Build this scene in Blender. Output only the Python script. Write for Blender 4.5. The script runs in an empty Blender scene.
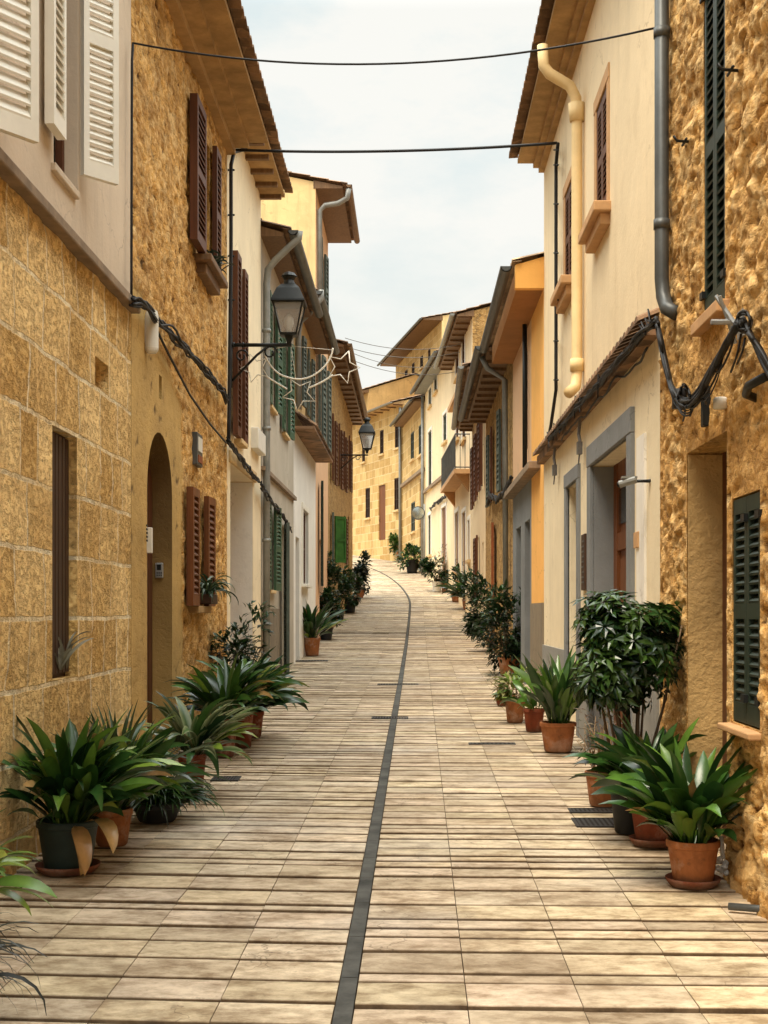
import bpy, math, random
from mathutils import Vector, noise

# ---------------------------------------------------------------- scene, helpers
scene = bpy.context.scene
COL = scene.collection
FP, VX, HY, EYE = 1300.0, 412.0, 612.0, 1.6      # focal length in px, vanishing point, eye height
rnd = random.Random(11)
ROOT = {}


def V(x, y, z):
    return Vector((x, y, z))


GP = [(-40, -1.0), (0, 0), (20, .52), (30, .85), (40, 1.4), (50, 2.35), (58, 3.25), (66, 4.1), (75, 5.0), (90, 6.2), (140, 9.0), (400, 14)]


def g(y):
    for (a, za), (b, zb) in zip(GP, GP[1:]):
        if y <= b:
            k = max(0, (y - a) / (b - a))
            return za + (zb - za) * k
    return GP[-1][1]


def bend(y):
    return -.006 * max(0, y - 44) ** 2


def sm(a, b, x):
    t = max(0.0, min(1.0, (x - a) / (b - a)))
    return t * t * (3 - 2 * t)


class MB:
    def __init__(s):
        s.v, s.f, s.c, s.col = [], [], [], None

    def add(s, vs, fs, col=None):
        b = len(s.v)
        s.v += [Vector(p) for p in vs]
        s.f += [tuple(i + b for i in f) for f in fs]
        s.c += [col or (1, 1, 1)] * len(vs)

    def ob(s, O, A, B, Cc, col=None):
        O, A, B, Cc = Vector(O), Vector(A), Vector(B), Vector(Cc)
        if A.cross(B).dot(Cc) < 0:
            A, B = B, A
        s.add([O, O + A, O + A + B, O + B, O + Cc, O + A + Cc, O + A + B + Cc, O + B + Cc],
              [(0, 3, 2, 1), (4, 5, 6, 7), (0, 1, 5, 4), (1, 2, 6, 5), (2, 3, 7, 6), (3, 0, 4, 7)], col)

    def box(s, a, b, col=None):
        s.ob(a, (b[0] - a[0], 0, 0), (0, b[1] - a[1], 0), (0, 0, b[2] - a[2]), col)

    def tube(s, pts, r, seg=6, col=None, r2=None):
        pts = [Vector(p) for p in pts]
        n = len(pts)
        vs, fs = [], []
        up = None
        for i, p in enumerate(pts):
            d = (pts[min(i + 1, n - 1)] - pts[max(i - 1, 0)])
            if d.length < 1e-6:
                d = V(0, 0, 1)
            d.normalize()
            if up is None:
                up = d.orthogonal().normalized()
            up = (up - d * up.dot(d))
            if up.length < 1e-5:
                up = d.orthogonal()
            up.normalize()
            w = d.cross(up)
            rr = r if r2 is None else r + (r2 - r) * i / max(1, n - 1)
            for k in range(seg):
                a = 2 * math.pi * k / seg
                vs.append(p + up * (math.cos(a) * rr) + w * (math.sin(a) * rr))
        for i in range(n - 1):
            for k in range(seg):
                k2 = (k + 1) % seg
                fs.append((i * seg + k, i * seg + k2, (i + 1) * seg + k2, (i + 1) * seg + k))
        fs.append(tuple(range(seg - 1, -1, -1)))
        fs.append(tuple(range((n - 1) * seg, n * seg)))
        s.add(vs, fs, col)

    def lathe(s, prof, c, seg=24, col=None, rot=0):
        vs, fs = [], []
        for (r, z) in prof:
            for k in range(seg):
                a = 2 * math.pi * k / seg + rot
                vs.append((c[0] + r * math.cos(a), c[1] + r * math.sin(a), c[2] + z))
        for i in range(len(prof) - 1):
            for k in range(seg):
                k2 = (k + 1) % seg
                fs.append((i * seg + k, i * seg + k2, (i + 1) * seg + k2, (i + 1) * seg + k))
        fs.append(tuple(range(seg - 1, -1, -1)))
        fs.append(tuple(range((len(prof) - 1) * seg, len(prof) * seg)))
        s.add(vs, fs, col)

    def prism(s, poly, off, col=None):
        """polygon of points swept by the vector off"""
        n = len(poly)
        poly = [Vector(p) for p in poly]
        off = Vector(off)
        nrm = (poly[1] - poly[0]).cross(poly[2] - poly[0])
        if nrm.dot(off) > 0:
            poly = poly[::-1]
        s.add(poly + [p + off for p in poly],
              [tuple(range(n)), tuple(range(2 * n - 1, n - 1, -1))] +
              [((i + 1) % n, i, i + n, (i + 1) % n + n) for i in range(n)], col)

    def build(s, name, mat, parent=None, loc=None, smooth=False, kind=None, bevel=0):
        if parent is not None:
            o0 = ROOT[parent]
        else:
            if loc is None:
                xs = [p.x for p in s.v]; ys = [p.y for p in s.v]; zs = [p.z for p in s.v]
                loc = ((min(xs) + max(xs)) / 2, (min(ys) + max(ys)) / 2, min(zs))
            o0 = Vector(loc)
        me = bpy.data.meshes.new(name)
        me.from_pydata([tuple(p - o0) for p in s.v], [], s.f)
        at = me.color_attributes.new('Col', 'FLOAT_COLOR', 'POINT')
        buf = []
        for c in s.c:
            buf += [c[0], c[1], c[2], 1.0]
        at.data.foreach_set('color', buf)
        me.materials.append(mat)
        if smooth:
            me.polygons.foreach_set('use_smooth', [True] * len(me.polygons))
        me.update()
        o = bpy.data.objects.new(name, me)
        COL.objects.link(o)
        if parent is not None:
            o.parent = parent
            ROOT[o] = o0
        else:
            o.location = o0
            ROOT[o] = o0
        if bevel:
            m = o.modifiers.new('bevel', 'BEVEL')
            m.width = bevel; m.segments = 2; m.limit_method = 'ANGLE'
        if kind:
            o['kind'] = kind
        return o


def thing(name, label, cat, loc, group=None):
    o = bpy.data.objects.new(name, None)
    o.empty_display_size = .2
    COL.objects.link(o)
    o.location = loc
    ROOT[o] = Vector(loc)
    return tag(o, label, cat, group)


def tag(o, label, cat, group=None):
    o['label'] = label
    o['category'] = cat
    if group:
        o['group'] = group
    return o


# ---------------------------------------------------------------- materials
def nd(nt, typ, ins=None, **props):
    n = nt.nodes.new(typ)
    for k, v in props.items():
        setattr(n, k, v)
    for k, v in (ins or {}).items():
        if isinstance(v, bpy.types.NodeSocket):
            nt.links.new(v, n.inputs[k])
        else:
            n.inputs[k].default_value = v
    return n


def new_mat(name):
    m = bpy.data.materials.new(name)
    m.use_nodes = True
    nt = m.node_tree
    b = nt.nodes['Principled BSDF']
    b.inputs['Specular IOR Level'].default_value = .25
    return m, nt, b


def c4(c):
    return (c[0], c[1], c[2], 1)


def math_(nt, op, a, b=0.0, clamp=False):
    n = nt.nodes.new('ShaderNodeMath')
    n.operation = op
    n.use_clamp = clamp
    for i, v in enumerate((a, b)):
        if isinstance(v, bpy.types.NodeSocket):
            nt.links.new(v, n.inputs[i])
        else:
            n.inputs[i].default_value = v
    return n.outputs[0]


def mix(nt, fac, a, b, mode='MIX'):
    n = nt.nodes.new('ShaderNodeMix')
    n.data_type = 'RGBA'
    n.blend_type = mode
    for i, v in ((0, fac), (6, a), (7, b)):
        if isinstance(v, bpy.types.NodeSocket):
            nt.links.new(v, n.inputs[i])
        else:
            n.inputs[i].default_value = c4(v) if i and len(v) == 3 else v
    return n.outputs[2]


def rng(nt, v, a, b, c=0.0, d=1.0):
    n = nd(nt, 'ShaderNodeMapRange', {'Value': v, 'From Min': a, 'From Max': b, 'To Min': c, 'To Max': d})
    return n.outputs[0]


def nz(nt, vec, scale, detail=3, rough=.6, out='Fac'):
    return nd(nt, 'ShaderNodeTexNoise', {'Vector': vec, 'Scale': scale, 'Detail': detail, 'Roughness': rough}).outputs[out]


def wall_vec(nt, d=(0, 1)):
    pos = nd(nt, 'ShaderNodeNewGeometry').outputs['Position']
    dot = nd(nt, 'ShaderNodeVectorMath', {0: pos, 1: (d[0], d[1], 0)}, operation='DOT_PRODUCT').outputs['Value']
    dp = nd(nt, 'ShaderNodeVectorMath', {0: pos, 1: (-d[1], d[0], 0)}, operation='DOT_PRODUCT').outputs['Value']
    sep = nd(nt, 'ShaderNodeSeparateXYZ', {0: pos})
    comb = nd(nt, 'ShaderNodeCombineXYZ', {0: dot, 1: sep.outputs[2], 2: dp})
    return comb.outputs[0], sep, pos


def vscale(nt, vec, s):
    return nd(nt, 'ShaderNodeVectorMath', {0: vec, 1: s}, operation='MULTIPLY').outputs[0]


def bump(nt, b, h, strength, dist=.02):
    n = nd(nt, 'ShaderNodeBump', {'Height': h, 'Strength': strength, 'Distance': dist})
    nt.links.new(n.outputs[0], b.inputs['Normal'])


def plaster(name, col, var=.12, grime=(.25, .17, .09), gr=.5, bstr=.25, d=(0, 1), rough=.9):
    m, nt, b = new_mat(name)
    vec, sep, pos = wall_vec(nt, d)
    n1 = nz(nt, pos, .9, 5, .65)
    n2 = nz(nt, vscale(nt, vec, (5, .45, 5)), 1.0, 5, .6)
    n3 = nz(nt, pos, 30, 3)
    n4 = nz(nt, pos, 4.5, 5, .7)
    base = mix(nt, rng(nt, n1, .3, .7), tuple(x * (1 - var) for x in col), tuple(min(1, x * (1 + var)) for x in col))
    base = mix(nt, rng(nt, n2, .52, .78, 0, gr), base, mix(nt, .55, col, grime))
    base = mix(nt, rng(nt, n4, .6, .8, 0, gr * .8), base, mix(nt, .4, col, grime))
    n6 = nz(nt, pos, 1.6, 6, .7)
    base = mix(nt, rng(nt, n6, .57, .63, 0, .30), base, tuple(min(1, x * 1.12 + .03) for x in col))
    base = mix(nt, rng(nt, n6, .42, .36, 0, .35), base, mix(nt, .45, col, grime))
    n7 = nz(nt, vscale(nt, vec, (5, .5, 5)), 1.0, 5, .7)
    base = mix(nt, math_(nt, 'MULTIPLY', rng(nt, n7, .56, .70), rng(nt, nz(nt, pos, .8, 2), .45, .6, 0, gr * .7)), base, grime)
    wpd = nd(nt, 'ShaderNodeVectorMath', {0: pos, 1: vscale(nt, nz(nt, pos, 3, 4, .6, 'Color'), (.5, .5, .5))}, operation='ADD').outputs[0]
    cr = nd(nt, 'ShaderNodeTexVoronoi', {'Vector': wpd, 'Scale': .9}, feature='DISTANCE_TO_EDGE')
    ck = math_(nt, 'MULTIPLY', rng(nt, cr.outputs['Distance'], .010, .002), rng(nt, nz(nt, pos, .9, 2), .5, .58, 0, .55))
    base = mix(nt, ck, base, grime)
    nt.links.new(base, b.inputs['Base Color'])
    b.inputs['Roughness'].default_value = rough
    h = math_(nt, 'ADD', n3, math_(nt, 'MULTIPLY', n4, 2.0))
    bump(nt, b, h, bstr, .01)
    return m


def ashlar(name, lo, hi, mortar, bw=.6, bh=.4, d=(0, 1), pits=1.0, msize=.012, bstr=.6):
    m, nt, b = new_mat(name)
    vec, sep, pos = wall_vec(nt, d)
    wn = nz(nt, pos, 2.2, 3, .6, 'Color')
    wv = nd(nt, 'ShaderNodeVectorMath', {0: wn, 1: (-.5, -.5, -.5)}, operation='ADD').outputs[0]
    v2 = nd(nt, 'ShaderNodeVectorMath', {0: vec, 1: vscale(nt, wv, (.06, .05, 0))}, operation='ADD').outputs[0]
    br = nd(nt, 'ShaderNodeTexBrick', {'Vector': v2, 'Color1': (0, 0, 0, 1), 'Color2': (1, 1, 1, 1), 'Mortar': (.5, .5, .5, 1), 'Scale': 1.0,
                                       'Mortar Size': msize, 'Mortar Smooth': .35, 'Brick Width': bw, 'Row Height': bh},
            offset=.45, offset_frequency=2, squash=.65, squash_frequency=3)
    n1 = nz(nt, pos, 1.3, 5, .6)
    n2 = nz(nt, vscale(nt, vec, (.8, 1.2, 1)), 6, 6, .7)
    n3 = nz(nt, vscale(nt, vec, (.6, 1.2, 1)), 26, 4, .7)
    n5 = nz(nt, vscale(nt, vec, (6, .35, 2)), 1.0, 4, .6)
    t = math_(nt, 'ADD', math_(nt, 'MULTIPLY', br.outputs['Color'], .55), math_(nt, 'MULTIPLY', n2, .5))
    t = math_(nt, 'ADD', t, math_(nt, 'MULTIPLY', n1, .45))
    base = mix(nt, rng(nt, t, .45, 1.0), lo, hi)
    dark = tuple(x * .3 for x in lo)
    n4 = nz(nt, vscale(nt, vec, (.9, 1.0, 1)), 22, 5, .75)
    n6 = nz(nt, vscale(nt, vec, (.8, 1.2, 1)), 3.4, 5, .7)
    base = mix(nt, rng(nt, n4, .48, .30, 0, .35 * pits), base, tuple(min(1, x * 1.18 + .03) for x in hi))
    base = mix(nt, rng(nt, n3, .58, .70, 0, .6 * pits), base, dark)
    base = mix(nt, rng(nt, n4, .60, .72, 0, .4 * pits), base, dark)
    base = mix(nt, rng(nt, n6, .58, .76, 0, .3 * pits), base, tuple(x * .55 for x in lo))
    base = mix(nt, rng(nt, n5, .50, .74, 0, .5), base, tuple(x * .6 for x in lo))
    brk = nz(nt, pos, 3.1, 3)
    mf = math_(nt, 'MULTIPLY', br.outputs['Fac'], rng(nt, brk, .35, .6, .35, 1.0))
    base = mix(nt, mf, base, mortar)
    nt.links.new(base, b.inputs['Base Color'])
    b.inputs['Roughness'].default_value = .92
    h = math_(nt, 'ADD', math_(nt, 'MULTIPLY', br.outputs['Fac'], -.5), math_(nt, 'MULTIPLY', n2, 1.1))
    h = math_(nt, 'ADD', h, math_(nt, 'MULTIPLY', rng(nt, n3, .52, .7), -.6 * pits))
    h = math_(nt, 'ADD', h, math_(nt, 'MULTIPLY', rng(nt, n4, .5, .66), -1.0 * pits))
    bump(nt, b, h, bstr, .025)
    return m


def rubble(name, lo, mid, hi, scale=1.0, cav=0.0, d=(0, 1), patch=None, bstr=.8):
    """rough rubble masonry; cav mixes in the cavity value stored on a displaced mesh"""
    m, nt, b = new_mat(name)
    vec, sep, pos = wall_vec(nt, d)
    v2 = vscale(nt, vec, (.55, 1.15, 1))
    n1 = nz(nt, v2, 7 * scale, 5, .65)
    vo = nd(nt, 'ShaderNodeTexVoronoi', {'Vector': nd(nt, 'ShaderNodeVectorMath', {0: v2, 1: vscale(nt, nz(nt, pos, 5 * scale, 2, .5, 'Color'), (.14, .14, .14))},
                                         operation='ADD').outputs[0], 'Scale': 8.5 * scale}, feature='DISTANCE_TO_EDGE')
    vc = nd(nt, 'ShaderNodeTexVoronoi', {'Vector': v2, 'Scale': 6 * scale})
    n2 = nz(nt, pos, 34, 4, .7)
    n3 = nz(nt, pos, 1.1, 4, .6)
    hgt = math_(nt, 'ADD', math_(nt, 'MULTIPLY', n1, .75), math_(nt, 'MULTIPLY', rng(nt, vo.outputs['Distance'], 0, .12), .35))
    if cav:
        at = nd(nt, 'ShaderNodeAttribute', attribute_name='Col')
        sc3 = nd(nt, 'ShaderNodeSeparateColor', {0: at.outputs['Color']})
        r = sc3.outputs[0]
        hgt = math_(nt, 'ADD', math_(nt, 'MULTIPLY', hgt, 1 - cav), math_(nt, 'MULTIPLY', r, cav))
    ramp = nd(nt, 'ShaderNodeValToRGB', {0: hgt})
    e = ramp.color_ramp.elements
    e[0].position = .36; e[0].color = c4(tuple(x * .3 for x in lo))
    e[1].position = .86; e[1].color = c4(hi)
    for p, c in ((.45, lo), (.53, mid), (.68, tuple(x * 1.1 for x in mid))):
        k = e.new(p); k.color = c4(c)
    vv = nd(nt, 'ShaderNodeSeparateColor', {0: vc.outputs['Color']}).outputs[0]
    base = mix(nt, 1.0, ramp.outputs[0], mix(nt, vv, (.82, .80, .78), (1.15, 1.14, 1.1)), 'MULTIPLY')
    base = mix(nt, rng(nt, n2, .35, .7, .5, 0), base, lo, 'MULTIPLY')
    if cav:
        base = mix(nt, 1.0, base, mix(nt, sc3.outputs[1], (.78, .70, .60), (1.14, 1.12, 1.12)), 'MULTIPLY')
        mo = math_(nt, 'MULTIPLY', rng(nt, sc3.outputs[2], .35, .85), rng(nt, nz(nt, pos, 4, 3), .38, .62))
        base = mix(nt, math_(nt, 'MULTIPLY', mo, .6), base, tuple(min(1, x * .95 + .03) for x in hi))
    else:
        base = mix(nt, math_(nt, 'MULTIPLY', rng(nt, vo.outputs['Distance'], .05, .0), .5), base, hi)
    base = mix(nt, rng(nt, n3, .35, .7, .3, 0), base, (.55, .45, .3), 'MULTIPLY')
    n8 = nz(nt, v2, 17 * scale, 5, .75)
    base = mix(nt, rng(nt, n8, .56, .68, 0, .7), base, tuple(x * .35 for x in lo))
    base = mix(nt, rng(nt, n8, .44, .30, 0, .5), base, tuple(min(1, x * 1.08 + .03) for x in hi))
    base = mix(nt, rng(nt, n2, .60, .70, 0, .6), base, tuple(x * .4 for x in lo))
    hh = math_(nt, 'ADD', hgt, math_(nt, 'MULTIPLY', n2, .18))
    hh = math_(nt, 'SUBTRACT', hh, math_(nt, 'MULTIPLY', rng(nt, n8, .48, .68), .4))
    if patch:
        # smooth render around an arched doorway: y < y0 and z below a falling line
        (y0, ya, za, yb, zb, pc) = patch
        line = rng(nt, sep.outputs[1], ya, yb, za, zb)
        w = math_(nt, 'MULTIPLY', math_(nt, 'SUBTRACT', nz(nt, pos, 2.5, 3), .5), .35)
        m1 = rng(nt, math_(nt, 'ADD', math_(nt, 'SUBTRACT', line, sep.outputs[2]), w), -.03, .05)
        m2 = rng(nt, math_(nt, 'ADD', math_(nt, 'SUBTRACT', y0, sep.outputs[1]), w), -.03, .05)
        pm = math_(nt, 'MULTIPLY', m1, m2)
        pcol = mix(nt, rng(nt, nz(nt, pos, 2.2, 5), .3, .7), tuple(x * .8 for x in pc), tuple(x * 1.12 for x in pc))
        pcol = mix(nt, rng(nt, r, .15, .55, .78, 0), pcol, (.05, .022, .008))  # low values darken the render; carries the painted shade under the arch
        base = mix(nt, pm, base, pcol)
        hh = math_(nt, 'MULTIPLY', hh, rng(nt, pm, 0, 1, 1, .25))
    nt.links.new(base, b.inputs['Base Color'])
    b.inputs['Roughness'].default_value = .95
    bump(nt, b, hh, bstr, .035)
    return m


def simple(name, col, rough=.6, var=.15, scale=8, metal=0, bstr=.15, spec=.3, stretch=(1, 1, 1)):
    m, nt, b = new_mat(name)
    tc = nd(nt, 'ShaderNodeTexCoord').outputs['Object']
    n1 = nz(nt, vscale(nt, tc, stretch), scale, 5, .65)
    base = mix(nt, rng(nt, n1, .3, .72), tuple(x * (1 - var) for x in col), tuple(min(1, x * (1 + var)) for x in col))
    nt.links.new(base, b.inputs['Base Color'])
    b.inputs['Roughness'].default_value = rough
    b.inputs['Metallic'].default_value = metal
    b.inputs['Specular IOR Level'].default_value = spec
    bump(nt, b, n1, bstr, .01)
    return m


def wood(name, col, rough=.55, var=.3):
    m, nt, b = new_mat(name)
    pos = nd(nt, 'ShaderNodeNewGeometry').outputs['Position']
    n1 = nz(nt, vscale(nt, pos, (22, 22, 1.3)), 1.0, 5, .65)
    n2 = nz(nt, pos, 3, 4)
    base = mix(nt, rng(nt, n1, .3, .7), tuple(x * (1 - var) for x in col), tuple(min(1, x * (1 + var)) for x in col))
    base = mix(nt, rng(nt, n2, .5, .75, 0, .5), base, tuple(x * .6 for x in col))
    nt.links.new(base, b.inputs['Base Color'])
    b.inputs['Roughness'].default_value = rough
    bump(nt, b, n1, .25, .006)
    return m


def glass_dark(name, col=(.02, .022, .024)):
    m, nt, b = new_mat(name)
    pos = nd(nt, 'ShaderNodeNewGeometry').outputs['Position']
    n1 = nz(nt, pos, 1.5, 3)
    nt.links.new(mix(nt, n1, col, tuple(x * 2.2 for x in col)), b.inputs['Base Color'])
    b.inputs['Roughness'].default_value = .12
    b.inputs['Specular IOR Level'].default_value = .5
    return m


def leaf_mat(name, rough=.38, trans=.22):
    m, nt, b = new_mat(name)
    at = nd(nt, 'ShaderNodeAttribute', attribute_name='Col').outputs['Color']
    pos = nd(nt, 'ShaderNodeTexCoord').outputs['Object']
    n1 = nz(nt, pos, 14, 3)
    col = mix(nt, rng(nt, n1, .3, .7, .0, .45), at, (.35, .4, .3), 'MULTIPLY')
    nt.links.new(col, b.inputs['Base Color'])
    b.inputs['Roughness'].default_value = rough
    b.inputs['Specular IOR Level'].default_value = .45
    tr = nd(nt, 'ShaderNodeBsdfTranslucent', {'Color': col})
    ms = nd(nt, 'ShaderNodeMixShader', {0: trans, 1: b.outputs[0], 2: tr.outputs[0]})
    nt.links.new(ms.outputs[0], nt.nodes['Material Output'].inputs[0])
    bump(nt, b, nz(nt, pos, 40, 2), .15, .004)
    return m


def tile_mat(name, lo, hi):
    m, nt, b = new_mat(name)
    pos = nd(nt, 'ShaderNodeNewGeometry').outputs['Position']
    vo = nd(nt, 'ShaderNodeTexVoronoi', {'Vector': pos, 'Scale': 4.0}).outputs['Color']
    r = nd(nt, 'ShaderNodeSeparateColor', {0: vo}).outputs[0]
    n1 = nz(nt, pos, 9, 5, .7)
    t = math_(nt, 'ADD', math_(nt, 'MULTIPLY', r, .5), math_(nt, 'MULTIPLY', n1, .6))
    base = mix(nt, rng(nt, t, .25, .85), lo, hi)
    base = mix(nt, rng(nt, nz(nt, pos, 3, 4), .55, .75, 0, .6), base, (.12, .11, .09))
    nt.links.new(base, b.inputs['Base Color'])
    b.inputs['Roughness'].default_value = .9
    bump(nt, b, n1, .4, .01)
    return m


def slab_mat():
    m, nt, b = new_mat('paving_stone')
    pos = nd(nt, 'ShaderNodeNewGeometry').outputs['Position']
    at = nd(nt, 'ShaderNodeAttribute', attribute_name='Col').outputs['Color']
    n1 = nz(nt, vscale(nt, pos, (1.0, 1.7, 1)), 3.2, 6, .66)
    n2 = nz(nt, pos, 26, 5, .7)
    n3 = nz(nt, pos, .55, 4, .6)
    n4 = nz(nt, vscale(nt, pos, (1.0, 1.5, 1)), 9.0, 6, .72)
    n5 = nz(nt, vscale(nt, pos, (.6, .8, 1)), 1.0, 4, .6)
    tt = math_(nt, 'ADD', math_(nt, 'MULTIPLY', n1, .6), math_(nt, 'MULTIPLY', n4, .55))
    base = mix(nt, rng(nt, tt, .46, .68), (.31, .22, .13), (.80, .66, .47))
    base = mix(nt, 1.0, base, at, 'MULTIPLY')
    base = mix(nt, rng(nt, n4, .60, .72, 0, .5), base, (.22, .15, .085))
    base = mix(nt, rng(nt, n2, .60, .72, 0, .5), base, (.17, .11, .06))
    base = mix(nt, rng(nt, n3, .46, .70, 0, .55), base, (.27, .20, .13))
    base = mix(nt, rng(nt, n5, .55, .75, 0, .4), base, (.42, .41, .39))
    cr = nd(nt, 'ShaderNodeTexVoronoi', {'Vector': nd(nt, 'ShaderNodeVectorMath', {0: pos, 1: vscale(nt, nz(nt, pos, 6, 3, .6, 'Color'), (.25, .25, .25))}, operation='ADD').outputs[0], 'Scale': 2.3}, feature='DISTANCE_TO_EDGE')
    ck = math_(nt, 'MULTIPLY', rng(nt, cr.outputs['Distance'], .012, .002), rng(nt, nz(nt, pos, 1.7, 2), .52, .6))
    base = mix(nt, math_(nt, 'MULTIPLY', ck, .6), base, (.12, .08, .045))
    nt.links.new(base, b.inputs['Base Color'])
    nt.links.new(rng(nt, n1, .3, .7, .75, .5), b.inputs['Roughness'])
    b.inputs['Specular IOR Level'].default_value = .3
    h = math_(nt, 'ADD', n1, math_(nt, 'MULTIPLY', n2, .5))
    h = math_(nt, 'ADD', h, n4)
    bump(nt, b, h, .5, .014)
    return m


def pot_mat(name, col):
    m, nt, b = new_mat(name)
    tc = nd(nt, 'ShaderNodeTexCoord').outputs['Object']
    sep = nd(nt, 'ShaderNodeSeparateXYZ', {0: tc})
    rn = nd(nt, 'ShaderNodeObjectInfo').outputs['Random']
    off = nd(nt, 'ShaderNodeVectorMath', {0: tc, 1: nd(nt, 'ShaderNodeCombineXYZ', {0: math_(nt, 'MULTIPLY', rn, 37.0)}).outputs[0]}, operation='ADD').outputs[0]
    n1 = nz(nt, vscale(nt, off, (1, 1, .6)), 9, 5, .7)
    n2 = nz(nt, off, 4, 5, .7)
    n3 = nz(nt, off, 30, 3)
    base = mix(nt, rng(nt, n1, .3, .7), tuple(x * .62 for x in col), tuple(x * 1.25 for x in col))
    base = mix(nt, math_(nt, 'MULTIPLY', rng(nt, n2, .50, .68), rng(nt, rn, 0, 1, .2, .7)), base, (.55, .42, .32))
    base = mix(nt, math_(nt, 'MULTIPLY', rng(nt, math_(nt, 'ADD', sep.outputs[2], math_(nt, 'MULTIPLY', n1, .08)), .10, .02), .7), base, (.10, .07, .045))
    base = mix(nt, rng(nt, n3, .6, .72, 0, .4), base, (.08, .05, .03))
    nt.links.new(base, b.inputs['Base Color'])
    b.inputs['Roughness'].default_value = .85
    bump(nt, b, n1, .2, .006)
    return m


M = {}
M['stone_block'] = ashlar('stone_block', (.64, .37, .11), (.96, .66, .29), (.90, .74, .48), .56, .39, bstr=.8, msize=.016)
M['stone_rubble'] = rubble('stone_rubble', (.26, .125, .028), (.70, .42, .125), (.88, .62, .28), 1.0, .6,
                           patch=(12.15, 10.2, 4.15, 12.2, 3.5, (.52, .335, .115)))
M['stone_rough'] = rubble('stone_rough', (.27, .125, .03), (.75, .47, .165), (.92, .67, .32), .9, .7, bstr=.9)
M['stone_coarse'] = rubble('stone_coarse', (.26, .14, .045), (.50, .31, .11), (.64, .45, .21), .9)
M['stone_far'] = ashlar('stone_far', (.44, .27, .09), (.66, .46, .2), (.72, .58, .36), .75, .42, (-.38, .92), .6, .016)
M['stone_far_rubble'] = rubble('stone_far_rubble', (.25, .135, .045), (.50, .31, .11), (.66, .46, .21), .8)
M['cream_cool'] = plaster('cream_cool', (.60, .49, .37), .1, (.33, .26, .2), .5)
M['cream'] = plaster('cream', (.80, .64, .41), .08, (.45, .32, .17), .45)
M['cream_light'] = plaster('cream_light', (.80, .68, .47), .08, (.45, .36, .22), .4)
M['white_wall'] = plaster('white_wall', (.80, .76, .68), .06, (.45, .4, .33), .35)
M['ochre'] = plaster('ochre', (.74, .54, .26), .16, (.3, .2, .1), .7)
M['orange'] = plaster('orange', (.86, .45, .12), .08, (.5, .25, .06), .3)
M['pink'] = plaster('pink', (.68, .42, .24), .06, (.45, .3, .18), .3)
M['greige'] = plaster('greige', (.46, .40, .31), .14, (.22, .18, .13), .6)
M['old_render'] = plaster('old_render', (.47, .30, .12), .35, (.10, .06, .025), .9, .9)
M['brown_wall'] = plaster('brown_wall', (.50, .32, .13), .2, (.2, .13, .06), .7)
M['grey_render'] = plaster('grey_render', (.25, .245, .225), .14, (.14, .13, .12), .6)
M['grey_stone'] = plaster('grey_stone', (.20, .205, .205), .16, (.12, .12, .12), .5, .3)
M['plinth_brown'] = plaster('plinth_brown', (.22, .175, .12), .16, (.1, .08, .05), .6)
M['ledge'] = simple('ledge', (.24, .17, .11), .85, .3, 6)
M['sill_stone'] = simple('sill_stone', (.62, .44, .22), .85, .2, 5)
M['sill_peach'] = simple('sill_peach', (.52, .30, .14), .85, .15, 5)
M['soffit_tan'] = simple('soffit_tan', (.40, .25, .11), .9, .3, 4)
M['soffit_wood'] = wood('soffit_wood', (.17, .095, .045))
M['soffit_orange'] = simple('soffit_orange', (.34, .15, .045), .8, .15, 3)
M['tiles'] = tile_mat('tiles', (.10, .06, .035), (.34, .20, .11))
M['tiles_light'] = tile_mat('tiles_light', (.22, .14, .085), (.52, .36, .21))
M['white_paint'] = simple('white_paint', (.80, .76, .66), .5, .06, 5)
M['brown_paint'] = wood('brown_paint', (.10, .035, .014))
M['red_wood'] = wood('red_wood', (.16, .055, .017), .5)
M['dark_brown'] = wood('dark_brown', (.05, .024, .013))
M['green_paint'] = simple('green_paint', (.018, .030, .020), .5, .35, 6)
M['green_mid'] = simple('green_mid', (.05, .10, .055), .55, .25, 6)
M['green_bright'] = simple('green_bright', (.03, .11, .016), .6, .35, 6)
M['greygreen'] = simple('greygreen', (.085, .105, .085), .6, .25, 6)
M['rust'] = simple('rust', (.24, .065, .018), .7, .25, 6)
M['pipe_grey'] = simple('pipe_grey', (.085, .088, .085), .45, .25, 4, .3)
M['pipe_light'] = simple('pipe_light', (.24, .24, .22), .5, .2, 5, .3)
M['pipe_cream'] = simple('pipe_cream', (.76, .56, .28), .6, .1, 5)
M['black_metal'] = simple('black_metal', (.014, .015, .014), .45, .3, 12, .2)
M['cable'] = simple('cable', (.014, .013, .013), .6, .3, 20)
M['cable_grey'] = simple('cable_grey', (.12, .11, .1), .6, .3, 20)
M['white_plastic'] = simple('white_plastic', (.68, .65, .58), .5, .1, 6)
M['steel'] = simple('steel', (.42, .43, .43), .35, .2, 8, .6)
M['terracotta'] = pot_mat('terracotta', (.34, .125, .045))
M['terracotta_dark'] = pot_mat('terracotta_dark', (.19, .045, .018))
M['pot_green'] = simple('pot_green', (.016, .028, .023), .5, .25, 8)
M['pot_black'] = simple('pot_black', (.015, .015, .015), .6, .25, 8)
M['soil'] = simple('soil', (.035, .022, .013), 1, .4, 40, bstr=.6)
M['bark'] = wood('bark', (.13, .085, .05), .9)
M['dry_stem'] = wood('dry_stem', (.27, .17, .085), .9)
M['leaf'] = leaf_mat('leaf')
M['leaf_gloss'] = leaf_mat('leaf_gloss', .28, .12)
M['slab'] = slab_mat()
M['joint'] = simple('joint', (.055, .036, .020), 1, .4, 3, bstr=.4)
M['channel'] = simple('channel', (.075, .075, .068), .85, .6, 4, bstr=.5)
M['earth'] = simple('earth', (.2, .15, .085), 1, .3, .3)
M['glass'] = glass_dark('glass')
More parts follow.
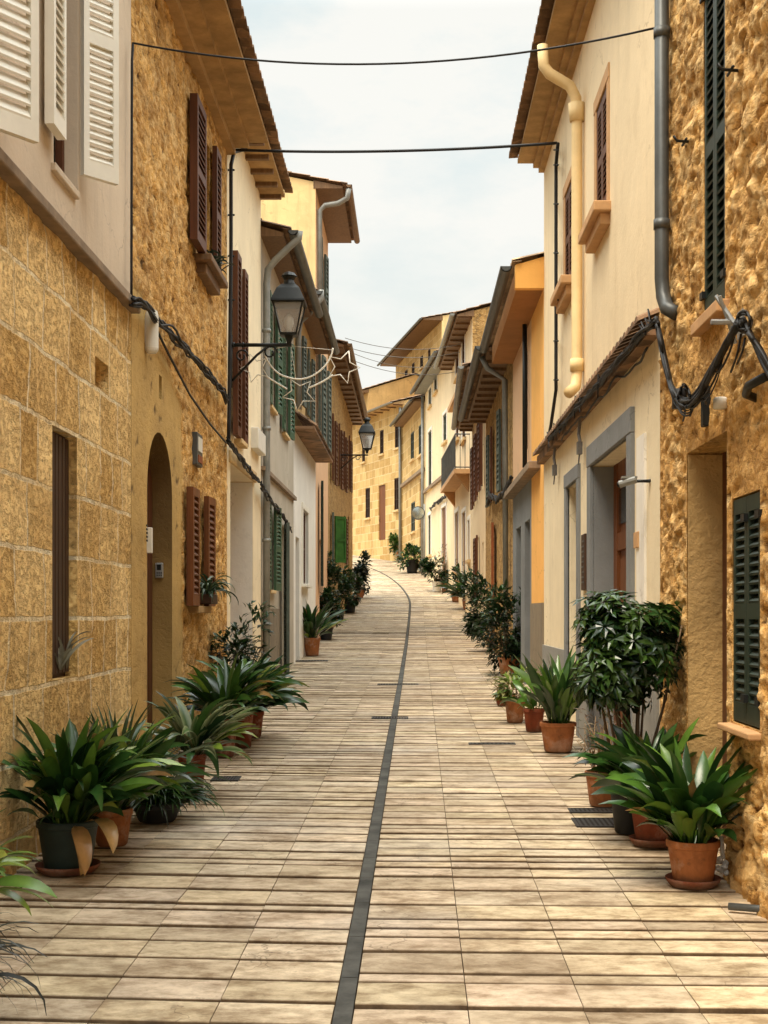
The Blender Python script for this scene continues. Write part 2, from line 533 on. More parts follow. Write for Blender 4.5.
M['dark_inside'] = simple('dark_inside', (.018, .014, .011), .9, .2, 3)
M['grate'] = simple('grate', (.035, .032, .03), .6, .4, 12, .3)
m_, nt_, b_ = new_mat('lamp_glass')
b_.inputs['Base Color'].default_value = (.85, .84, .8, 1)
b_.inputs['Roughness'].default_value = .18
b_.inputs['Transmission Weight'].default_value = .75
b_.inputs['IOR'].default_value = 1.2
M['lamp_glass'] = m_
m_, nt_, b_ = new_mat('mirror')
b_.inputs['Base Color'].default_value = (.42, .46, .44, 1)
b_.inputs['Metallic'].default_value = .9
b_.inputs['Roughness'].default_value = .25
M['mirror'] = m_


# ---------------------------------------------------------------- houses
class House:
    def __init__(s, label, P0, P1, ztop, side, depth=5.0, slope=.28, name='house', cat='house', group='houses along the street'):
        s.P0, s.P1 = Vector((P0[0], P0[1])), Vector((P1[0], P1[1]))
        s.L = (s.P1 - s.P0).length
        s.t = (s.P1 - s.P0).normalized()
        s.n = Vector((s.t.y, -s.t.x)) if side == 'L' else Vector((-s.t.y, s.t.x))
        s.side, s.ztop, s.D, s.slope, s.lift = side, ztop, depth, slope, 0.0
        s.zb = g(P0[1]) - .4
        s.root = thing(name, label, cat, (P0[0], P0[1], g(P0[1])), group)

    def F(s, u, z, d=0.0):
        p = s.P0 + s.t * u + s.n * d
        return Vector((p.x, p.y, z))

    def yu(s, Y):
        return Y - s.P0.y

    def hit(s, px, d=0.0):
        k = (px - VX) / FP
        p0 = s.P0 + s.n * d
        Y = (p0.x * s.t.y - p0.y * s.t.x) / (k * s.t.y - s.t.x)
        return Y, (Vector((k * Y, Y)) - p0).dot(s.t)

    def u(s, px, d=0.0):
        return s.hit(px, d)[1]

    def z(s, px, py, d=0.0):
        return EYE + (HY - py) / FP * s.hit(px, d)[0]

    def rect(s, x0, x1, y0, y1):
        a, b = sorted((s.u(x0), s.u(x1)))
        xm = (x0 + x1) / 2
        return a, b, s.z(xm, y1), s.z(xm, y0)

    def bx(s, mb, u0, u1, z0, z1, d0, d1):
        O = s.F(u0, z0, d0)
        mb.ob(O, s.F(u1, z0, d0) - O, s.F(u0, z0, d1) - O, V(0, 0, z1 - z0))

    def part(s, name, mat, u0, u1, z0, z1, d0, d1, parent=None, bevel=0, label=None):
        mb = MB()
        s.bx(mb, u0, u1, z0, z1, d0, d1)
        o = mb.build(name, mat, parent or s.root, bevel=bevel)
        if label:
            o['label'] = label
        return o

    def wall(s, name, mat, u0, u1, z0, z1, holes=(), cell=None, disp=None, parent=None):
        """holes: (ua, ub, za, zb, depth, arch spring height or None)"""
        us, zs = {u0, u1}, {z0, z1}
        for h in holes:
            us |= {max(u0, h[0]), min(u1, h[1])}
            zs |= {max(z0, h[2]), min(z1, h[3])}
        us, zs = sorted(us), sorted(zs)
        if cell:
            def fill(a):
                r = [a[0]]
                for q in a[1:]:
                    n = max(1, int(math.ceil((q - r[-1]) / cell)))
                    p = r[-1]
                    r += [p + (q - p) * (i + 1) / n for i in range(n)]
                return r
            us, zs = fill(us), fill(zs)
        mb = MB()
        cols = []
        for z in zs:
            for u in us:
                d, c = 0.0, (1.0, .5, 0)
                if disp:
                    k = min(1, (u - u0) / .06, (u1 - u) / .06)
                    for h in holes:
                        du = max(h[0] - u, 0, u - h[1])
                        dz = max(h[2] - z, 0, z - h[3])
                        k = min(k, math.hypot(du, dz) / .06)
                    d, c = disp(u + s.P0.y, z)
                    d *= max(0, k)
                mb.v.append(s.F(u, z, d))
                mb.c.append(c)
        nu = len(us)
        for j in range(len(zs) - 1):
            for i in range(nu - 1):
                uc, zc = (us[i] + us[i + 1]) / 2, (zs[j] + zs[j + 1]) / 2
                if any(h[0] < uc < h[1] and h[2] < zc < h[3] for h in holes):
                    continue
                q = (j * nu + i, j * nu + i + 1, (j + 1) * nu + i + 1, (j + 1) * nu + i)
                mb.f.append(q if s.side == 'L' else q[::-1])
        for h in holes:
            ua, ub, za, zb, dp = h[:5]
            arch = h[5] if len(h) > 5 else None
            if arch is None:
                P = [(ua, za), (ua, zb), (ub, zb), (ub, za)]
                close = [(0, 1), (1, 2), (2, 3), (3, 0)]
            else:
                n = 14
                arc = [((ua + ub) / 2 - (ub - ua) / 2 * math.cos(math.pi * i / n), arch + (zb - arch) * math.sin(math.pi * i / n)) for i in range(n + 1)]
                P = [(ua, za)] + arc + [(ub, za)]
                close = [(i, i + 1) for i in range(len(P) - 1)]
                vs, fs = [], []
                for (u_, z_) in arc:
                    vs += [s.F(u_, z_, 0), s.F(u_, zb, 0)]
                for i in range(n):
                    fs.append((2 * i, 2 * i + 2, 2 * i + 3, 2 * i + 1))
                mb.add(vs, fs, (.62, .5, 0))
            vs = [s.F(a, b_, 0) for a, b_ in P] + [s.F(a, b_, -dp) for a, b_ in P]
            m = len(P)
            nb = len(mb.c)
            mb.add(vs, [(a, b_, b_ + m, a + m) for a, b_ in close], (.62, .5, 0))
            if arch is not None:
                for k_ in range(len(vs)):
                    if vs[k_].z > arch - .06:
                        mb.c[nb + k_] = (.12, .5, 0)  # shade inside the top of the arch, painted into the vertex colour
        return mb.build(name, mat, parent or s.root, smooth=bool(disp))

    def sides(s, mat, over=.4, z0=None):
        """the two gable ends and the back wall, one mesh"""
        mb = MB()
        zt = s.ztop + .02 + over * s.slope + s.lift
        z0 = s.zb if z0 is None else z0
        for u in (.003, s.L - .003):
            mb.add([s.F(u, z0, 0), s.F(u, zt, 0), s.F(u, zt + s.D / 2 * s.slope, -s.D / 2), s.F(u, zt, -s.D), s.F(u, z0, -s.D)], [(0, 1, 2, 3, 4)])
        mb.add([s.F(0, z0, -s.D), s.F(s.L, z0, -s.D), s.F(s.L, zt, -s.D), s.F(0, zt, -s.D)], [(0, 1, 2, 3)])
        return mb.build('gable_wall', mat, s.root)

    def roof(s, mat, eave_mat, over=.4, tile=.2, amp=.035, rafters=None, gutter=None, lip=.09, ends=.06, cornice=None):
        mb = MB()
        n = max(4, int(round((s.L + 2 * ends) / tile)))
        seg = 6
        us = [-ends + (s.L + 2 * ends) * i / (n * seg) for i in range(n * seg + 1)]
        prof = [amp * (1.15 * abs(math.sin(math.pi * i / seg)) - .35) for i in range(n * seg + 1)]
        R = s.D / 2 + over + lip
        nr = max(4, int(R / .38))
        ze = s.ztop + .09 + s.lift
        for sgn in (0, 1):
            for j in range(nr if sgn == 0 else 1):
                a = R * j / nr
                b = R * (j + 1) / nr + .05 if sgn == 0 else 0
                if sgn:
                    pts = [(-s.D / 2, ze + R * s.slope), (-s.D - over, ze)]
                else:
                    pts = [(over + lip - a, ze + a * s.slope + .025), (over + lip - b, ze + b * s.slope)]
                jit = rnd.uniform(-.012, .012)
                vs = []
                for (d, z) in pts:
                    for u_, p in zip(us, prof):
                        vs.append(s.F(u_ + jit, z + p, d))
                w = len(us)
                fs = [(i, i + 1, w + i + 1, w + i) for i in range(w - 1)]
                mb.add(vs, fs)
                if sgn == 0 and j == 0:      # thickness of the tile ends at the eave
                    vs2 = vs[:w] + [v + V(0, 0, -.022) for v in vs[:w]] + [s.F(u_ + jit, ze + p - .022 + .12 * s.slope, over + lip - .12) for u_, p in zip(us, prof)]
                    mb.add(vs2, [(i, i + 1, w + i + 1, w + i) for i in range(w - 1)] + [(w + i, w + i + 1, 2 * w + i + 1, 2 * w + i) for i in range(w - 1)])
        r = mb.build('roof', mat, s.root)
        mb = MB()
        e = over - .02
        poly = [s.F(-.01, s.ztop, -.05), s.F(-.01, s.ztop, e), s.F(-.01, s.ztop + .05 + s.lift, e), s.F(-.01, s.ztop + .05 + s.lift + (e + .05) * s.slope, -.05)]
        mb.prism(poly, s.F(s.L + .02, 0, 0) - s.F(0, 0, 0))
        if cornice:
            for (zz, dd, hh) in cornice:
                s.bx(mb, -.008, s.L + .008, s.ztop - zz - hh, s.ztop - zz + .002, -.04, dd)
        mb.build('eave', eave_mat, s.root)
        if rafters:
            k = int(s.L / rafters)
            for i in range(k + 1):
                mb = MB()
                u_ = .06 + (s.L - .2) * i / max(1, k)
                s.bx(mb, u_, u_ + .08, s.ztop - .055, s.ztop + .001, -.02, over - .06)
                mb.build('rafter', M['soffit_wood'], s.root)
        if gutter:
            mb = MB()
            d = over + .12
            zc = s.ztop + .07 + s.lift * .8
            pts = []
            a0 = [math.pi + math.pi * i / 8 for i in range(9)]
            rr = .075
            vs, fs = [], []
            for u_ in (-ends, s.L + ends):
                for q in (rr, rr - .012):
                    for a in a0:
                        vs.append(s.F(u_, zc + q * math.sin(a), d + q * math.cos(a)))
            for i in range(8):
                fs += [(i, i + 1, 18 + i + 1, 18 + i), (9 + i, 9 + i + 1, 27 + i + 1, 27 + i)]
                fs += [(i, i + 1, 10 + i, 9 + i), (18 + i, 19 + i, 28 + i, 27 + i)]
            fs += [(0, 18, 27, 9), (8, 26, 35, 17)]
            fs += [tuple(range(0, 9))]
            mb.add(vs, fs)
            mb.build('gutter', gutter, s.root, smooth=False)
        return r

    def leaf(s, mat, u, d, w, z0, z1, th=.05, ang=0.0, slats=20, panels=2, parent=None, name='shutter', flip=False, label=None, solid=False):
        """one shutter leaf hinged at (u, d); w signed along the wall, ang swings it out from the wall"""
        sg = 1 if w > 0 else -1
        w = abs(w)
        t3 = V(s.t.x, s.t.y, 0) * sg
        n3 = V(s.n.x, s.n.y, 0)
        A = t3 * math.cos(ang) + n3 * math.sin(ang)
        B = n3 * math.cos(ang) - t3 * math.sin(ang)
        O = s.F(u, z0, d)
        H = z1 - z0
        st = min(.06, w * .16)
        mb = MB()
        mb.ob(O, A * st, B * th, V(0, 0, H))
        mb.ob(O + A * (w - st), A * st, B * th, V(0, 0, H))
        rails = [(0, .10), (H - .08, .08)]
        if panels == 2:
            rails.insert(1, (H * .46, .08))
        A0, wi = O + A * st, w - 2 * st
        for (zz, hh) in rails:
            mb.ob(A0 + V(0, 0, zz), A * wi, B * th, V(0, 0, hh))
        spans = [(rails[i][0] + rails[i][1], rails[i + 1][0]) for i in range(len(rails) - 1)]
        for (a, b) in spans:
            if solid:
                mb.ob(A0 + B * (th * .3) + V(0, 0, a), A * wi, B * (th * .35), V(0, 0, b - a))
                continue
            n = max(3, int(round(slats * (b - a) / H)))
            p = (b - a) / n
            for i in range(n):
                z_ = a + p * i
                mb.ob(A0 + B * (th * .92) + V(0, 0, z_), A * wi, B * (-th * .84) + V(0, 0, p * .85), V(0, 0, .012) + B * .004)
        o = mb.build(name, mat, parent or s.root)
        if label:
            o['label'] = label
        return o

    def window(s, u0, u1, z0, z1, dep, fmat, pane=None, nv=1, nh=1, fw=.05, label=None):
        mb = MB()
        d0, d1 = -dep + .03, -dep + .075
        s.bx(mb, u0, u0 + fw, z0, z1, d0, d1); s.bx(mb, u1 - fw, u1, z0, z1, d0, d1)
        s.bx(mb, u0 + fw, u1 - fw, z0, z0 + fw, d0, d1); s.bx(mb, u0 + fw, u1 - fw, z1 - fw, z1, d0, d1)
        for i in range(1, nv + 1):
            c = u0 + (u1 - u0) * i / (nv + 1)
            s.bx(mb, c - fw * .4, c + fw * .4, z0 + fw, z1 - fw, d0, d1 - .006)
        for i in range(1, nh + 1):
            c = z0 + (z1 - z0) * i / (nh + 1)
            s.bx(mb, u0 + fw, u1 - fw, c - .015, c + .015, d0, d1 - .012)
        o = mb.build('window', fmat, s.root)
        if label:
            o['label'] = label
        s.part('pane', pane or M['glass'], u0 - .01, u1 + .01, z0 - .01, z1 + .01, -dep - .01, -dep + .012, parent=o)
        return o

    def door(s, u0, u1, z0, z1, dep, mat, planks=0, label=None, handle=True, transom=False):
        mb = MB()
        s.bx(mb, u0 - .01, u1 + .01, z0, z1 + .01, -dep - .02, -dep + .02)
        w = u1 - u0
        if planks:
            for i in range(planks):
                s.bx(mb, u0 + w * i / planks + .006, u0 + w * (i + 1) / planks - .006, z0 + .02, z1 - .01, -dep + .02, -dep + .045)
        else:
            h = z1 - z0
            st = w * .1
            cols = ((0, .5), (.5, 1))
            for a, b in cols:
                ua, ub = u0 + w * a, u0 + w * b
                s.bx(mb, ua + .004, ua + st, z0 + .02, z1, -dep + .02, -dep + .05)
                s.bx(mb, ub - st, ub - .004, z0 + .02, z1, -dep + .02, -dep + .05)
                for (q, qq) in ((.01, .1), (.42, .48), (.7, .76), (.93, 1)):
                    s.bx(mb, ua + st, ub - st, z0 + h * q, z0 + h * qq, -dep + .02, -dep + .046)
                for (q, qq) in ((.13, .39), (.51, .67)):
                    s.bx(mb, ua + st * 1.6, ub - st * 1.6, z0 + h * q, z0 + h * qq, -dep + .02, -dep + .036)
        o = mb.build('door', mat, s.root)
        if label:
            o['label'] = label
        if handle:
            hb = MB()
            uc = u0 + w * (.56 if not planks else .85)
            hb.tube([s.F(uc, z0 + 1.0, -dep + .04), s.F(uc, z0 + 1.0, -dep + .1), s.F(uc, z0 + 1.12, -dep + .1), s.F(uc, z0 + 1.12, -dep + .04)], .012, 6)
            hb.build('handle', M['black_metal'], o)
        if transom:
            s.part('transom_pane', M['glass'], u0 + w * .08, u1 - w * .08, z0 + (z1 - z0) * .79, z0 + (z1 - z0) * .91, -dep + .021, -dep + .03, parent=o)
        return o

    def surround(s, mat, u0, u1, z0, z1, w=.16, proud=.03, foot=True, name='surround', lintel=True, dep=.0):
        mb = MB()
        for a, b in ((u0 - w, u0), (u1, u1 + w)):
            s.bx(mb, a, b, z0, z1, -.02, proud)
        if lintel:
            s.bx(mb, u0 - w, u1 + w, z1, z1 + w, -.02, proud + .004)
        return mb.build(name, mat, s.root, bevel=.008)

    def sill(s, mat, u0, u1, z, h=.06, d=.12):
        return s.part('sill', mat, u0, u1, z - h, z, -.02, d, bevel=.008)


def disp_rubble(amp, sc):
    """separate stones of uneven height in recessed mortar, with pits; colour = (cavity, stone tone, mortar)"""
    def f(y, z):
        y *= .55
        z *= 1.12
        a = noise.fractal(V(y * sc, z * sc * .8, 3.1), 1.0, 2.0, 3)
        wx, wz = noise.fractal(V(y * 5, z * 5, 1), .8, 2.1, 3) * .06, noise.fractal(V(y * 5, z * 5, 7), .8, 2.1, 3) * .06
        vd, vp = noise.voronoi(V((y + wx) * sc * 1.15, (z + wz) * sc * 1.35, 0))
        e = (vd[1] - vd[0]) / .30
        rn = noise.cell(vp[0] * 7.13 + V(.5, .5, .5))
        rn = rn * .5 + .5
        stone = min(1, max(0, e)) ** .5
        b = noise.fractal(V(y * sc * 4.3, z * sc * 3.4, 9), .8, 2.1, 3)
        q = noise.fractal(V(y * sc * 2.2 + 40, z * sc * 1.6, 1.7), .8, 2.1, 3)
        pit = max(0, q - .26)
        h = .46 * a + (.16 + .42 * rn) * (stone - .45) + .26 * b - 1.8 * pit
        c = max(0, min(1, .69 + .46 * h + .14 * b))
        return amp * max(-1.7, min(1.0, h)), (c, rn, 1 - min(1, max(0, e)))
    return f


# ================================================================ SETTING
def build_ground():
    mb = MB()
    xs = [-900, -300, -120, -60, -30, -12, 0, 12, 30, 60, 120, 300, 900]
    ys = [-300, -60, -10, 0, 10, 20, 30, 40, 50, 58, 66, 75, 90, 140, 300, 900]
    for y in ys:
        for x in xs:
            mb.v.append(V(x, y, g(y) - .25 + (min(abs(x), 200) * .01 if abs(x) > 12 else 0)))
            mb.c.append((1, 1, 1))
    n = len(xs)
    for j in range(len(ys) - 1):
        for i in range(n - 1):
            mb.f.append((j * n + i, j * n + i + 1, (j + 1) * n + i + 1, (j + 1) * n + i))
    mb.build('ground', M['earth'], kind='structure', loc=(0, 0, 0))
    # bed of the street: the dark joint filling below the slabs
    mb = MB()
    y = -6.0
    rows = []
    while y < 88:
        rows.append(y)
        y += 1.0
    for y in rows:
        c = bend(y)
        wl, wr = (-2.4, 2.0) if y < 50 else (-6.5, 4)
        mb.v += [V(wl + c, y, g(y) - .028), V(wr + c, y, g(y) - .028)]
        mb.c += [(1, 1, 1)] * 2
    for i in range(len(rows) - 1):
        mb.f.append((2 * i, 2 * i + 1, 2 * i + 3, 2 * i + 2))
    mb.build('street', M['joint'], kind='structure', loc=(0, 0, 0))


def build_paving():
    r = random.Random(4)
    mb = MB()
    cols_l = [-2.36, -2.05, -1.60, -1.165, -.725, -.287]
    cols_r = [-.213, .21, .64, 1.07, 1.50, 1.78, 2.02]
    for cs, skew in ((cols_l, .075), (cols_r, .03)):
        y = 2.2
        k = 0
        while y < 84:
            far = sm(24, 45, y)
            d = r.choice((.12, .145, .17, .21, .24, .265, .29, .3, .23)) * (1 + .35 * far)
            gap = r.choice((.012, .016, .02, .026, .03)) if y < 30 else .035
            rowrise = r.choice((.001, .002, .0035, .006)) if y < 16 else r.choice((.001, .003, .006)) * (1 if y < 34 else .5)
            for a, b in zip(cs, cs[1:]):
                if y > 46 and cs is cols_l and a == cs[0]:
                    a = -5.5
                    if y > 55:
                        a = -6.3
                if y > 46 and cs is cols_r and b == cs[-1]:
                    b = 3.5
                y0 = y - skew * a
                t = r.uniform(.80, 1.06)
                col = (t * r.uniform(.98, 1.03), t, t * r.uniform(.92, 1.05))
                if r.random() < .10:
                    col = (t * .82, t * .81, t * .80)
                dz = r.uniform(-.002, .002)
                rise = rowrise + r.uniform(-.0015, .0015)
                jl = .0012
                P = []
                for (x, yy) in ((a + jl, y - skew * a), (b - jl, y - skew * b), (b - jl, y - skew * b + d - gap), (a + jl, y - skew * a + d - gap)):
                    P.append(V(x + bend(yy) + .0047 * yy - .025, yy + r.uniform(-.002, .002), g(yy) + dz + (rise if len(P) < 2 else -.003)))
                if y < 32:
                    e = .006
                    cen = sum(P, V(0, 0, 0)) / 4
                    low = []
                    for p in P:
                        q = p.copy(); pass
                        low.append(q)
                    top = [V(p.x + (.001 if p.x < cen.x else -.001), p.y + (e if p.y < cen.y else -e), p.z) for p in P]
                    mid = [V(p.x, p.y, p.z - e * .8) for p in P]
                    bot = [V(p.x, p.y, p.z - .035) for p in P]
                    nb = len(mb.c)
                    mb.add(top + mid + bot, [(0, 1, 2, 3)] + [(4 * l + i, 4 * (l + 1) + i, 4 * (l + 1) + (i + 1) % 4, 4 * l + (i + 1) % 4) for l in (0, 1) for i in range(4)], col)
                    for q in range(4, 12):
                        mb.c[nb + q] = (.17, .13, .10) if q > 7 else (.30, .24, .18)
                else:
                    mb.add(P, [(0, 1, 2, 3)], col)
                    mb.add(P + [V(p.x, p.y, p.z - .035) for p in P], [(i, 4 + i, 4 + (i + 1) % 4, (i + 1) % 4) for i in range(4)], (.15, .125, .10))
            y += d
    mb.build('pavement', M['slab'], kind='structure', loc=(0, 0, 0))
    # the dark channel strip down the middle of the street
    mb = MB()
    y = 2.0
    while y < 70:
        L = r.uniform(.45, .6)
        x = bend(y) - .275 + .0047 * y
        x2 = bend(y + L) - .275 + .0047 * (y + L)
        t = r.uniform(.75, 1.5)
        hw = .034 if y < 23 else (.028 if y < 32 else .02)
        zu = .004 if y < 23 else .012
        mb.add([V(x - hw, y, g(y) + zu), V(x + hw, y, g(y) + zu), V(x2 + hw, y + L - .008, g(y + L) + zu), V(x2 - hw, y + L - .008, g(y + L) + zu)], [(0, 1, 2, 3)], (t, t, t))
        y += L
    mb.build('gutter_strip', M['channel'], kind='structure', loc=(0, 0, 0))


build_ground()
build_paving()


def px_ground(px, py):
    """point of the street seen at a pixel"""
    lo, hi = 2.0, 90.0
    for _ in range(60):
        Y = (lo + hi) / 2
        yy = HY + FP * (EYE - g(Y)) / Y
        if yy > py:
            lo = Y
        else:
            hi = Y
    return V((px - VX) / FP * Y, Y, g(Y))


# ================================================================ LEFT SIDE
XL, XR = -2.15, 1.7

# --- L1 cream upper floor over stone blocks
h = House('house with big golden stone blocks below and cream upper wall with white shutters', (XL, 1.0), (XL, 9.947), 7.6, 'L')
L1 = h
yu = h.yu
h.wall('lower_wall', M['stone_block'], 0, h.L, h.zb, 3.88,
       [(yu(7.77), yu(8.34), 1.19, 2.72, .13), (yu(8.82), yu(9.2), 3.14, 3.34, .14)], cell=.05, disp=lambda y, z: (.016 * noise.fractal(V(y * 3.2, z * 2.2, 2), .9, 2, 4) - .03 * max(0, noise.fractal(V(y * 9, z * 6, 8), .9, 2, 3) - .35), (1.0, .5, 0)))
h.part('niche_back', M['stone_block'], yu(8.80), yu(9.22), 3.12, 3.36, -.16, -.138)
h.part('ledge', M['ledge'], 0, h.L, 3.88, 3.95, -.05, .075, bevel=.01)
h.wall('upper_wall', M['cream_cool'], 0, h.L, 3.95, h.ztop + .15, [(yu(7.80), yu(8.36), 4.30, 6.2, .16), (yu(5.9), yu(6.46), 4.02, 6.2, .16)])
for a, b, zz in ((7.80, 8.36, 4.30), (5.9, 6.46, 4.02)):
    h.window(yu(a), yu(b), zz, 6.2, .16, M['brown_paint'], nv=0, nh=2)
h.sill(M['cream_cool'], yu(7.74), yu(8.3), 4.28, .05, .03)
h.leaf(M['white_paint'], yu(7.77), .03, -.27, 4.42, 6.28, .055, 0.0, 34, 2)
h.leaf(M['white_paint'], yu(8.37), .015, .27, 4.41, 6.28, .04, .72, 34, 2)
h.leaf(M['white_paint'], yu(6.47), .015, .31, 4.02, 6.28, .04, .62, 34, 2)
h.leaf(M['white_paint'], yu(5.88), .03, -.40, 4.40, 6.28, .055, 0.0, 34, 2)
# tall brown slatted window panel
mb = MB()
u0, u1 = yu(7.77), yu(8.34)
for i in range(7):
    a = u0 + (u1 - u0) * i / 7
    h.bx(mb, a + .008, a + (u1 - u0) / 7 - .008, 1.22, 2.70, -.09, -.05)
for zz in (1.19, 1.9, 2.67):
    h.bx(mb, u0, u1, zz, zz + .05, -.105, -.075)
o = mb.build('window_grille', M['dark_brown'], h.root)
h.part('pane', M['dark_inside'], u0 - .01, u1 + .01, 1.18, 2.73, -.14, -.115, parent=o)
h.sides(M['cream_cool'])
h.roof(M['tiles'], M['soffit_tan'], .4)

# --- L2 rubble house with arched door
h = House('golden rubble stone house with arched doorway and brown louvred shutters', (XL, 9.953), (XL, 15.097), 7.05, 'L')
L2 = h
yu = h.yu
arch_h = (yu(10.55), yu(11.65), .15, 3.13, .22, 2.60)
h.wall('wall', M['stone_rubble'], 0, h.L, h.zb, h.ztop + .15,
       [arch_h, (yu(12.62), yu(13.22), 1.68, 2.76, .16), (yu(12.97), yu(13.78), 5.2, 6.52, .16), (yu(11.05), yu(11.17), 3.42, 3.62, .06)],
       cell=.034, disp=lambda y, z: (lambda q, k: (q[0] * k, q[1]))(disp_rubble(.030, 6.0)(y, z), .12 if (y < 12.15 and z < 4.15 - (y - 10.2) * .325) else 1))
h.door(arch_h[0], arch_h[1], .15, 3.1, .22, M['brown_paint'], planks=6, handle=False)
mb = MB(); h.bx(mb, yu(11.04), yu(11.18), 3.41, 3.63, -.065, -.05)
mb.build('vent', M['black_metal'], h.root)
h.window(yu(12.62), yu(13.22), 1.68, 2.76, .16, M['brown_paint'], nv=1, nh=1)
h.leaf(M['red_wood'], yu(12.60), .03, -.38, 1.66, 2.78, .065, 0, 18, 1)
h.leaf(M['red_wood'], yu(13.24), .03, .36, 1.66, 2.78, .05, .05, 18, 1)
h.sill(M['soffit_tan'], yu(12.55), yu(13.3), 1.66, .07, .10)
h.window(yu(12.97), yu(13.78), 5.2, 6.52, .16, M['brown_paint'], nv=1, nh=2)
h.leaf(M['brown_paint'], yu(12.95), .03, -.55, 5.16, 6.55, .075, 0, 22, 2)
h.leaf(M['brown_paint'], yu(13.80), .03, .33, 5.16, 6.55, .05, 0, 22, 2)
mb = MB()
h.bx(mb, yu(12.85), yu(14.0), 5.08, 5.15, -.02, .17)
h.bx(mb, yu(12.95), yu(13.9), 4.98, 5.08, -.02, .10)
mb.build('sill', M['soffit_wood'], h.root, bevel=.01)
h.sides(M['stone_far_rubble'], .5)
h.roof(M['tiles'], M['soffit_tan'], .5, cornice=((0, .26, .06), (.06, .10, .08)))

# --- L3 white plaster house
h = House('white plastered house with open square entrance and tall brown shutters', (XL, 15.103), (XL, 18.497), 7.5, 'L')
L3 = h
yu = h.yu
h.wall('wall', M['cream_light'], 0, h.L, h.zb, h.ztop + .12, [(yu(15.38), yu(17.6), .2, 3.36, .42), (yu(15.76), yu(16.2), 3.72, 5.86, .14)])
h.part('lintel', M['sill_stone'], yu(15.25), yu(17.75), 3.362, 3.50, -.02, .035, bevel=.01)
h.part('door_reveal', M['white_wall'], yu(17.585), yu(17.598), .2, 3.35, -.42, -.01)
h.door(yu(15.38), yu(17.6), .3, 3.35, .42, M['red_wood'], transom=True)
h.window(yu(15.76), yu(16.2), 3.72, 5.86, .14, M['brown_paint'], nv=1, nh=3)
h.leaf(M['brown_paint'], yu(15.74), .03, -.36, 3.7, 5.88, .06, 0, 30, 2)
h.leaf(M['brown_paint'], yu(16.22), .03, .32, 3.7, 5.88, .04, .0, 30, 2)
h.sill(M['sill_stone'], yu(15.7), yu(16.26), 3.70, .06, .1)
h.sides(M['cream_light'], .36)
h.roof(M['tiles'], M['soffit_tan'], .36, rafters=.5)

# --- L4 greige with green shutters
h = House('greyish plaster house with green louvred shutters and swan neck drainpipe', (XL, 18.503), (XL, 23.597), 6.95, 'L')
L4 = h
yu = h.yu
gl = g(21)
h.wall('wall', M['greige'], 0, h.L, h.zb, h.ztop + .12,
       [(yu(19.45), yu(20.15), 4.72, 6.3, .14), (yu(21.5), yu(22.2), 4.6, 6.2, .14), (yu(21.5), yu(22.45), gl - .1, 3.05, .18), (yu(19.3), yu(19.9), 1.95, 3.2, .14)])
for a, b, z0, z1 in ((19.45, 20.15, 4.72, 6.3), (21.5, 22.2, 4.6, 6.2), (19.3, 19.9, 1.95, 3.2)):
    h.window(yu(a), yu(b), z0, z1, .14, M['greygreen'], nv=1, nh=1)
    h.leaf(M['green_mid'], yu(a) - .02, .03, -.38, z0 - .02, z1 + .02, .04, .03, 22, 2)
    h.leaf(M['green_mid'], yu(b) + .02, .03, .38, z0 - .02, z1 + .02, .04, .12, 22, 2)
    h.sill(M['sill_stone'], yu(a) - .05, yu(b) + .05, z0 - .02, .05, .07)
h.door(yu(21.5), yu(22.45), gl, 3.05, .18, M['greygreen'])
h.leaf(M['greygreen'], yu(21.48), .03, -.45, gl + .05, 3.05, .05, .2, 30, 2)
h.part('plinth', M['plinth_brown'], 0, yu(21.0), h.zb, 1.65, -.02, .02)
h.part('string_course', M['ledge'], 0, h.L, 3.62, 3.68, -.02, .06)
mb = MB()
mb.tube([h.F(-.02, 7.02, .55), h.F(.0, 6.92, .54), h.F(.02, 6.8, .4), h.F(.05, 6.62, .2), h.F(.1, 6.5, .09), h.F(.1, 6.3, .07), h.F(.1, 3.6, .07), h.F(.1, .5, .07)], .05, 8)
for zz in (5.6, 4.2, 2.6, 1.4):
    mb.tube([h.F(.1, zz, .07), h.F(.1, zz + .05, .07)], .062, 8)
mb.build('downpipe', M['pipe_light'], h.root, smooth=True)
h.sides(M['greige'], .34)
h.roof(M['tiles'], M['soffit_wood'], .34, gutter=M['pipe_grey'])

# --- L5 white ground floor under a tiled pent roof
h = House('narrow house with white ground floor beneath small tiled pent roof', (XL, 23.603), (XL, 28.997), 7.35, 'L')
L5 = h
yu = h.yu
h.wall('lower_wall', M['white_wall'], 0, h.L, h.zb, 5.0, [(yu(25.4), yu(26.7), 2.15, 3.62, .12), (yu(24.0), yu(24.8), g(24) - .1, 3.0, .2)])
h.window(yu(25.4), yu(26.7), 2.15, 3.62, .12, M['brown_paint'], nv=1)
h.surround(M['white_paint'], yu(25.4), yu(26.7), 2.15, 3.62, .12, .03)
h.sill(M['white_paint'], yu(25.25), yu(26.85), 2.15, .06, .1)
h.door(yu(24.0), yu(24.8), g(24), 3.0, .2, M['dark_brown'], planks=5)
h.wall('upper_wall', M['brown_wall'], 0, h.L, 5.0, h.ztop + .1, [(yu(24.3), yu(25.0), 5.6, 6.9, .12), (yu(26.6), yu(27.3), 5.6, 6.9, .12)])
for a in (24.3, 26.6):
    h.window(yu(a), yu(a + .7), 5.6, 6.9, .12, M['dark_brown'], nv=1)
    h.leaf(M['greygreen'], yu(a) - .02, .03, -.36, 5.58, 6.92, .04, .03, 16, 2)
    h.leaf(M['greygreen'], yu(a + .7) + .02, .03, .36, 5.58, 6.92, .04, .08, 16, 2)
mb = MB()
